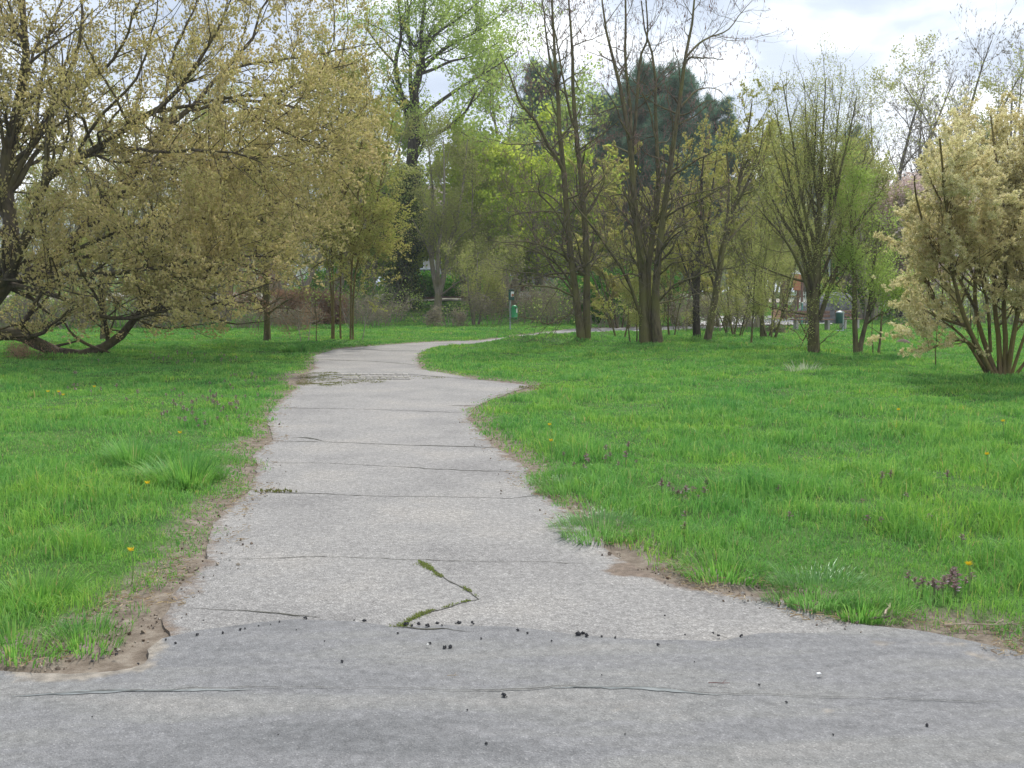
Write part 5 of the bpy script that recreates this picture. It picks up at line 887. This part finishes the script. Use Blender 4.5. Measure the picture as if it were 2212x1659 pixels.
# benches
def bench(x, y, w, rz, label, first):
    p = gr(x, y); e = empty('park_bench', (p[0], p[1], th(p[0], p[1])), label, 'bench', 'wooden benches at the playground', rz)
    s = MB()
    for k in range(3): s.box((0, -.02 + k * .14, .44), (w, .12, .045), 0, .01)
    s.build('seat', m_wood, e); s = MB()
    for k in range(2): s.box((0, .40 + k * .03, .58 + k * .15), (w, .04, .12), 0, .01)
    s.build('backrest', m_wood, e)
    for sx in (-1, 1): MB().box((sx * (w / 2 - .2), .12, .205), (.09, .40, .41), 0, .01).build('leg', m_conc, e); MB().box((sx * (w / 2 - .25), .452, .62), (.06, .03, .38)).build('back_support', m_conc, e)
bench(1755, 715, 1.7, .05, 'wooden bench half hidden by the trunk of the fan tree', 1); bench(1838, 713, 1.0, .25, 'shorter wooden bench right of the dark green litter bin', 0)
# boulder
def boulder():
    r = np.random.default_rng(9); n, m = 22, 14; V = []
    for j in range(m + 1):
        ph = math.pi * j / m
        for i in range(n):
            th_ = 6.283 * i / n; d = np.array([math.sin(ph) * math.cos(th_), math.sin(ph) * math.sin(th_), math.cos(ph)]); q = sum(max(0, d @ a) ** 6 * w for a, w in zip(ax, aw)); V.append(d * (1 + .22 * q) * [1.25, .9, .85])
    V = np.array(V); V[:, 0] += V[:, 2] * .35; V += (fbm(V[:, 0] + V[:, 2], V[:, 1] - V[:, 2], 2.5, 3)[:, None] - .5) * .12; V[:, 2] += .62; q = [[j * n + i, (j + 1) * n + i, (j + 1) * n + (i + 1) % n, j * n + (i + 1) % n] for j in range(m) for i in range(n)]; return V, q
rr_ = np.random.default_rng(19); ax = nrm(rr_.normal(size=(7, 3))); aw = rr_.uniform(.4, 1.2, 7); V, q = boulder(); pb = bd(1776, 53.0); o = mesh_obj('boulder', V, [np.array(q)], m_rock, smooth=False); o.location = (pb[0], pb[1], th(*pb) - .15); o.scale = (1.0, 1.0, 1.05); tag(o, 'large dark grey climbing boulder behind the fan tree and benches', 'boulder')
# orange play tower
pb = bd(1712, 58.0); e = empty('play_tower', (pb[0], pb[1], th(*pb)), 'orange playground tower with a slanted ramp left of the fan tree', 'playground')
for sx in (-.4, .4):
    for sy in (-.4, .4): MB().box((sx, sy, 1.2), (.09, .09, 2.5), 0, .01).build('post', m_wood, e)
MB().box((.1, -.46, 2.05), (.4, .03, .85), 0, .01).build('panel', m_orange, e); MB().box((0, 0, 1.28), (.95, .95, .06)).build('deck', m_wood, e)
b = MB(); b.lathe((.1, -.2, 2.5), [(.24, 0), (.23, .05), (.001, .2)], 8); b.build('roof', m_white, e); MB().box((-.75, -.2, .62), (.75, .7, .06), 0, 0, .0).build('ramp', plain('ramp_wood', (.42, .24, .16), .8, 0, .2), e)
MB().box((-1.0, -.5, .3), (.5, .04, .55)).build('panel', plain('tan_panel', (.5, .3, .2), .8), e)
pb = bd(1733, 50.0); e = empty('marker_post', (pb[0], pb[1], th(*pb)), 'thin turquoise post left of the grey boulder', 'post'); MB().tube([(0, 0, -.1), (0, 0, 1.05)], .035, 10).build('pole', plain('turquoise', (.1, .34, .33), .5), e, True); MB().lathe((0, 0, 1.05), [(.045, 0), (.045, .04), (.001, .06)], 10).build('cap', m_white, e, True)
# street lamp
pb = bd(1790, 60.0); z0 = th(*pb); e = empty('street_lamp', (pb[0], pb[1], z0), 'slim pale street lamp standing behind the fan tree', 'street lamp'); hz_ = pxh(60, 432) - z0
MB().tube([(0, 0, -.1), (0, 0, 1.2), (-.03, 0, hz_ * .6), (-.12, 0, hz_ - .25), (-.35, 0, hz_ - .02), (-.6, 0, hz_)], [.08, .075, .06, .045, .035, .03], 10).build('pole', plain('lamp_grey', (.45, .5, .52), .5, .2), e, True)
MB().box((-.82, 0, hz_ - .02), (.62, .24, .12), 0, .05).build('lamp_head', m_white, e); 
# white paling fence
pa = np.array(bd(1700, 74.0)); e = empty('white_fence', (pa[0], 74, th(pa[0], 74)), 'long white paling fence behind the benches and bright green bush', 'fence'); x1 = bd(2120, 74.0)[0] - pa[0]; s = MB(); o_z = th(pa[0], 74)
for k in range(int(x1 / .16)): xx = k * .16; s.box((xx, 0, th(pa[0] + xx, 74) - o_z + .55), (.06, .03, 1.1))
s.build('palings', m_white, e); s = MB(); 
for k in range(int(x1 / 2)):
    zz = th(pa[0] + k * 2 + 1, 74) - o_z
    for h in (.25, .9): s.box((k * 2 + 1, .035, zz + h), (2.02, .03, .07))
s.build('rails', m_white, e)
for k in range(int(x1 / 4) + 1): MB().box((k * 4, .1, th(pa[0] + k * 4, 74) - o_z + .55), (.1, .1, 1.3)).build('fence_post', m_white, e)
pb = bd(1864, 66.0); e = empty('utility_cabinet', (pb[0], pb[1], th(*pb)), 'pale grey utility cabinet seen through the V shaped tree', 'cabinet'); MB().box((0, 0, .42), (.55, .32, .80), 0, .015).build('body', plain('cabinet_grey', (.52, .53, .52), .6), e); MB().box((0, 0, .84), (.6, .37, .04), 0, .01).build('lid', m_conc, e); MB().box((0, -.163, .42), (.48, .006, .7)).build('door', m_white, e)
# cars behind
def car(x, D_, L_, rz, label, paint, van=False):
    pb = bd(x, D_); e = empty('parked_van' if van else 'parked_car', (pb[0], pb[1], th(*pb)), label, 'van' if van else 'car', None, rz); h = L_ / 2; w = .92 if van else .86
    if van: prof = [(-h, .35), (-h, 1.0), (-h + .08, 1.95), (-h + .3, 2.15), (h - 1.7, 2.15), (h - 1.1, 1.95), (h - .55, 1.2), (h - .05, 1.0), (h, .6), (h - .05, .35)]
    else: prof = [(-h, .35), (-h, .85), (-h + .15, .98), (-h + .7, 1.40), (-h + 1.2, 1.48), (.35, 1.46), (1.05, 1.02), (h - .25, .85), (h, .65), (h, .35)]
    m = len(prof); V = []
    for sy, ins in ((-1, 1), (1, 1)):
        for (px_, pz) in prof: V.append((px_, sy * w * (1 - .14 * max(0, (pz - .95)) / (1.2 if van else .5)), pz))
    fq = [[i, (i + 1) % m, m + (i + 1) % m, m + i] for i in range(m)]; mb = MB(); mb.add(V, [np.array(fq), np.array([list(range(m))[::-1], list(range(m, 2 * m))])]); mb.build('body', paint, e)
    for sy in (-1, 1):
        yy = sy * (w * (.93 if not van else .97) + .004); zz = (1.0, 1.36) if not van else (1.25, 1.8); xa, xb = (-h + .75, .55) if not van else (h - 1.9, h - 1.0)
        MB().add([(xa - .2, sy * (w * .985 + .01), zz[0]), (xb + .35, sy * (w * .985 + .01), zz[0]), (xb, sy * (w * .895 + .01), zz[1]), (xa, sy * (w * .895 + .01), zz[1])], [np.array([[0, 1, 2, 3]])]) if False else None
        g_ = MB(); g_.add([(xa - .2, sy * (w * .985 + .012), zz[0]), (xb + .35, sy * (w * .985 + .012), zz[0]), (xb, sy * (w * .9 + .012), zz[1]), (xa, sy * (w * .9 + .012), zz[1])], [np.array([[0, 1, 2, 3]])]); g_.build('side_window', m_glass, e)
        for sx in (-1, 1):
            wm = MB(); a = np.arange(17) * 2 * np.pi / 16; cxw = sx * (h - .85); pr = [(.30, -.1), (.32, -.06), (.32, .06), (.30, .1), (.18, .11), (.001, .11)]
            V2 = np.concatenate([np.column_stack([cxw + r_ * np.cos(a[:16]), np.full(16, sy * (w - .06) + o2 * sy), .32 + r_ * np.sin(a[:16])]) for r_, o2 in pr]); q2 = [[k * 16 + i, k * 16 + (i + 1) % 16, (k + 1) * 16 + (i + 1) % 16, (k + 1) * 16 + i] for k in range(len(pr) - 1) for i in range(16)]; wm.add(V2, [np.array(q2)]); wm.build('wheel', m_rub, e)
    return e
car(722, 78, 5.2, .1, 'white van seen through the slender poles of the willow', m_white, True)
car(905, 90, 4.4, 3.0, 'silver car behind the hedge right of the ivy clad trunk', plain('silver_paint', (.55, .57, .60), .35, .3, .03))
# low white roofed building far behind between the locust trees
pb = bd(1285, 108.0); z0 = th(*pb); e = empty('flat_roofed_building', (pb[0] + 4, pb[1], z0), 'pale flat roofed building glimpsed between the two pod bearing trees', 'building'); hb = pxh(108, 412) - z0
MB().box((0, 0, hb / 2), (22, 10, hb)).build('wall', plain('render_grey', (.42, .42, .43), .9, 0, .1, .5), e); MB().box((0, 0, hb + .15), (22.6, 10.6, .3)).build('roof', m_white, e)
for fl in range(max(1, int(hb // 3))):
    for k in range(7):
        wn = MB().box((-9 + k * 3, -5.0, 1.6 + fl * 3), (1.5, .12, 1.4)).build('window', m_white, e); MB().box((-9 + k * 3, -5.065, 1.6 + fl * 3), (1.3, .02, 1.2)).build('pane', m_glass, wn)
pb = bd(972, 93.0); z0 = th(*pb); e = empty('pale_house', (pb[0], pb[1], z0), 'pale plastered house glimpsed behind the multi stemmed bare tree', 'house'); hb = pxh(93, 452) - z0
MB().box((0, 0, hb / 2), (7.6, 7, hb)).build('wall', plain('plaster', (.60, .56, .54), .9, 0, .06, .5), e); rb = MB(); rb.add([(-4.1, -3.9, hb), (4.1, -3.9, hb), (4.1, 3.9, hb), (-4.1, 3.9, hb), (-4.1, 0, hb + 2), (4.1, 0, hb + 2)], [np.array([[0, 1, 5, 4], [2, 3, 4, 5]]), np.array([[0, 4, 3], [1, 2, 5]])]); rf_ = rb.build('roof', plain('roof_tile_grey', (.25, .2, .19), .85), e); MB().box((2, .8, hb + 1.9), (.6, .6, 1.3)).build('chimney', plain('brick', (.3, .16, .12), .9), rf_)
for fl in range(max(1, int(hb // 2.7))):
    for k in (-2.5, 0, 2.5):
        wn = MB().box((k, -3.5, 1.5 + fl * 2.7), (1.15, .12, 1.3)).build('window', m_white, e); MB().box((k, -3.565, 1.5 + fl * 2.7), (.95, .02, 1.1)).build('pane', m_glass, wn)
# rail fence by the far road
pa = bd(885, 70.0); e = empty('rail_fence', (pa[0], 70, th(pa[0], 70)), 'low weathered wooden rail fence before the far road', 'fence'); ln = bd(1230, 70)[0] - pa[0]; oz = th(pa[0], 70)
nseg = int(ln / 2); s = MB()
for k in range(nseg): s.box((k * 2 + 1, 0, th(pa[0] + k * 2 + 1, 70) - oz + .55), (2.03, .05, .12))
s.build('rail', m_wood, e)
for k in range(nseg + 1): MB().box((k * 2, .06, th(pa[0] + k * 2, 70) - oz + .35), (.12, .08, .8)).build('fence_post', m_wood, e)
# molehill
p = gr(1950, 745); n = 14; o = MB().lathe((0, 0, 0), [(.28, -.03), (.24, .03), (.15, .1), (.06, .14), (.001, .15)], n).build('molehill', plain('earth', (.11, .08, .06), .95, 0, .4, 25), None, True); o.location = (p[0], p[1], th(p[0], p[1])); tag(o, 'small brown molehill in the meadow left of the cream willow', 'molehill')

# air
hz = MB().box((0, 60, 14), (260, 190, 33.2)).build('haze', None); hz.data.materials.clear(); hm, hn, _, hl = new_mat('haze_air'); ho = node(hn, 'ShaderNodeOutputMaterial'); hv = node(hn, 'ShaderNodeVolumePrincipled', Density=.0005); hv.inputs['Color'].default_value = (.93, .96, 1, 1); hv.inputs['Anisotropy'].default_value = .3; hl.new(hv.outputs[0], ho.inputs['Volume']); hz.data.materials.append(hm); hz['kind'] = 'stuff'
# ================================================================ SKY, SUN, CAMERA
SUN_EL, SUN_AZ = 50.0, 12.0                         # azimuth to the right of straight ahead
w = bpy.data.worlds.new('World'); bpy.context.scene.world = w; w.use_nodes = True; nt = w.node_tree; nt.nodes.clear(); L = nt.links
out = node(nt, 'ShaderNodeOutputWorld'); bgn = node(nt, 'ShaderNodeBackground', Strength=.095)
sky = node(nt, 'ShaderNodeTexSky'); sky.sky_type = 'NISHITA'; sky.sun_disc = False; sky.sun_elevation = math.radians(SUN_EL); sky.sun_rotation = math.radians(SUN_AZ); sky.air_density = 1.0; sky.dust_density = 2.0
tc = node(nt, 'ShaderNodeTexCoord'); mp = node(nt, 'ShaderNodeMapping'); mp.inputs['Scale'].default_value = (1, 1, 2.6); mp.inputs['Location'].default_value = (.35, .2, .1); L.new(tc.outputs['Generated'], mp.inputs[0])
n1 = node(nt, 'ShaderNodeTexNoise', Scale=3.2, Detail=6.0, Roughness=.5, Distortion=.3); L.new(mp.outputs[0], n1.inputs['Vector'])
cc = ramp(nt, [(.34, (4.3, 5.1, 6.5)), (.48, (6.6, 7.4, 8.7)), (.60, (12.5, 12.8, 13.2))]); sx_ = node(nt, 'ShaderNodeSeparateXYZ'); L.new(tc.outputs['Generated'], sx_.inputs[0]); ma = node(nt, 'ShaderNodeMath', operation='MULTIPLY_ADD'); L.new(sx_.outputs[0], ma.inputs[0]); ma.inputs[1].default_value = .16; ma.inputs[2].default_value = -.01
mb_ = node(nt, 'ShaderNodeMath', operation='ADD'); L.new(ma.outputs[0], mb_.inputs[0]); L.new(n1.outputs['Fac'], mb_.inputs[1]); L.new(mb_.outputs[0], cc.inputs[0])
cov = ramp(nt, [(.25, (.55, .55, .55)), (.45, (1, 1, 1))]); L.new(n1.outputs['Fac'], cov.inputs[0])
L.new(mixc(nt, cov.outputs[0], sky.outputs[0], cc.outputs[0]), bgn.inputs[0]); L.new(bgn.outputs[0], out.inputs[0])
sl = bpy.data.lights.new('sun', 'SUN'); sl.energy = 3.2; sl.angle = math.radians(1.5); sl.color = (1, .96, .89); so = bpy.data.objects.new('sun', sl); C.objects.link(so)
az = math.radians(SUN_AZ); el = math.radians(SUN_EL); sdir = Vector((math.sin(az) * math.cos(el), math.cos(az) * math.cos(el), math.sin(el))); so.rotation_euler = (sdir).to_track_quat('Z', 'Y').to_euler(); so.location = sdir * 100
cam = bpy.data.cameras.new('camera'); cam.lens = 36 * F / 2212; cam.sensor_width = 36; cam.clip_end = 3000; co = bpy.data.objects.new('camera', cam); C.objects.link(co); co.location = (0, 0, CAMH); co.rotation_euler = (math.pi / 2 - PITCH, 0, 0)
sc = bpy.context.scene; sc.camera = co; sc.view_settings.view_transform = 'Standard'; sc.view_settings.look = 'None'; sc.view_settings.exposure = .4
sc.cycles.max_bounces = 5; sc.cycles.diffuse_bounces = 3; sc.cycles.volume_bounces = 0; sc.cycles.transmission_bounces = 4; sc.cycles.transparent_max_bounces = 4
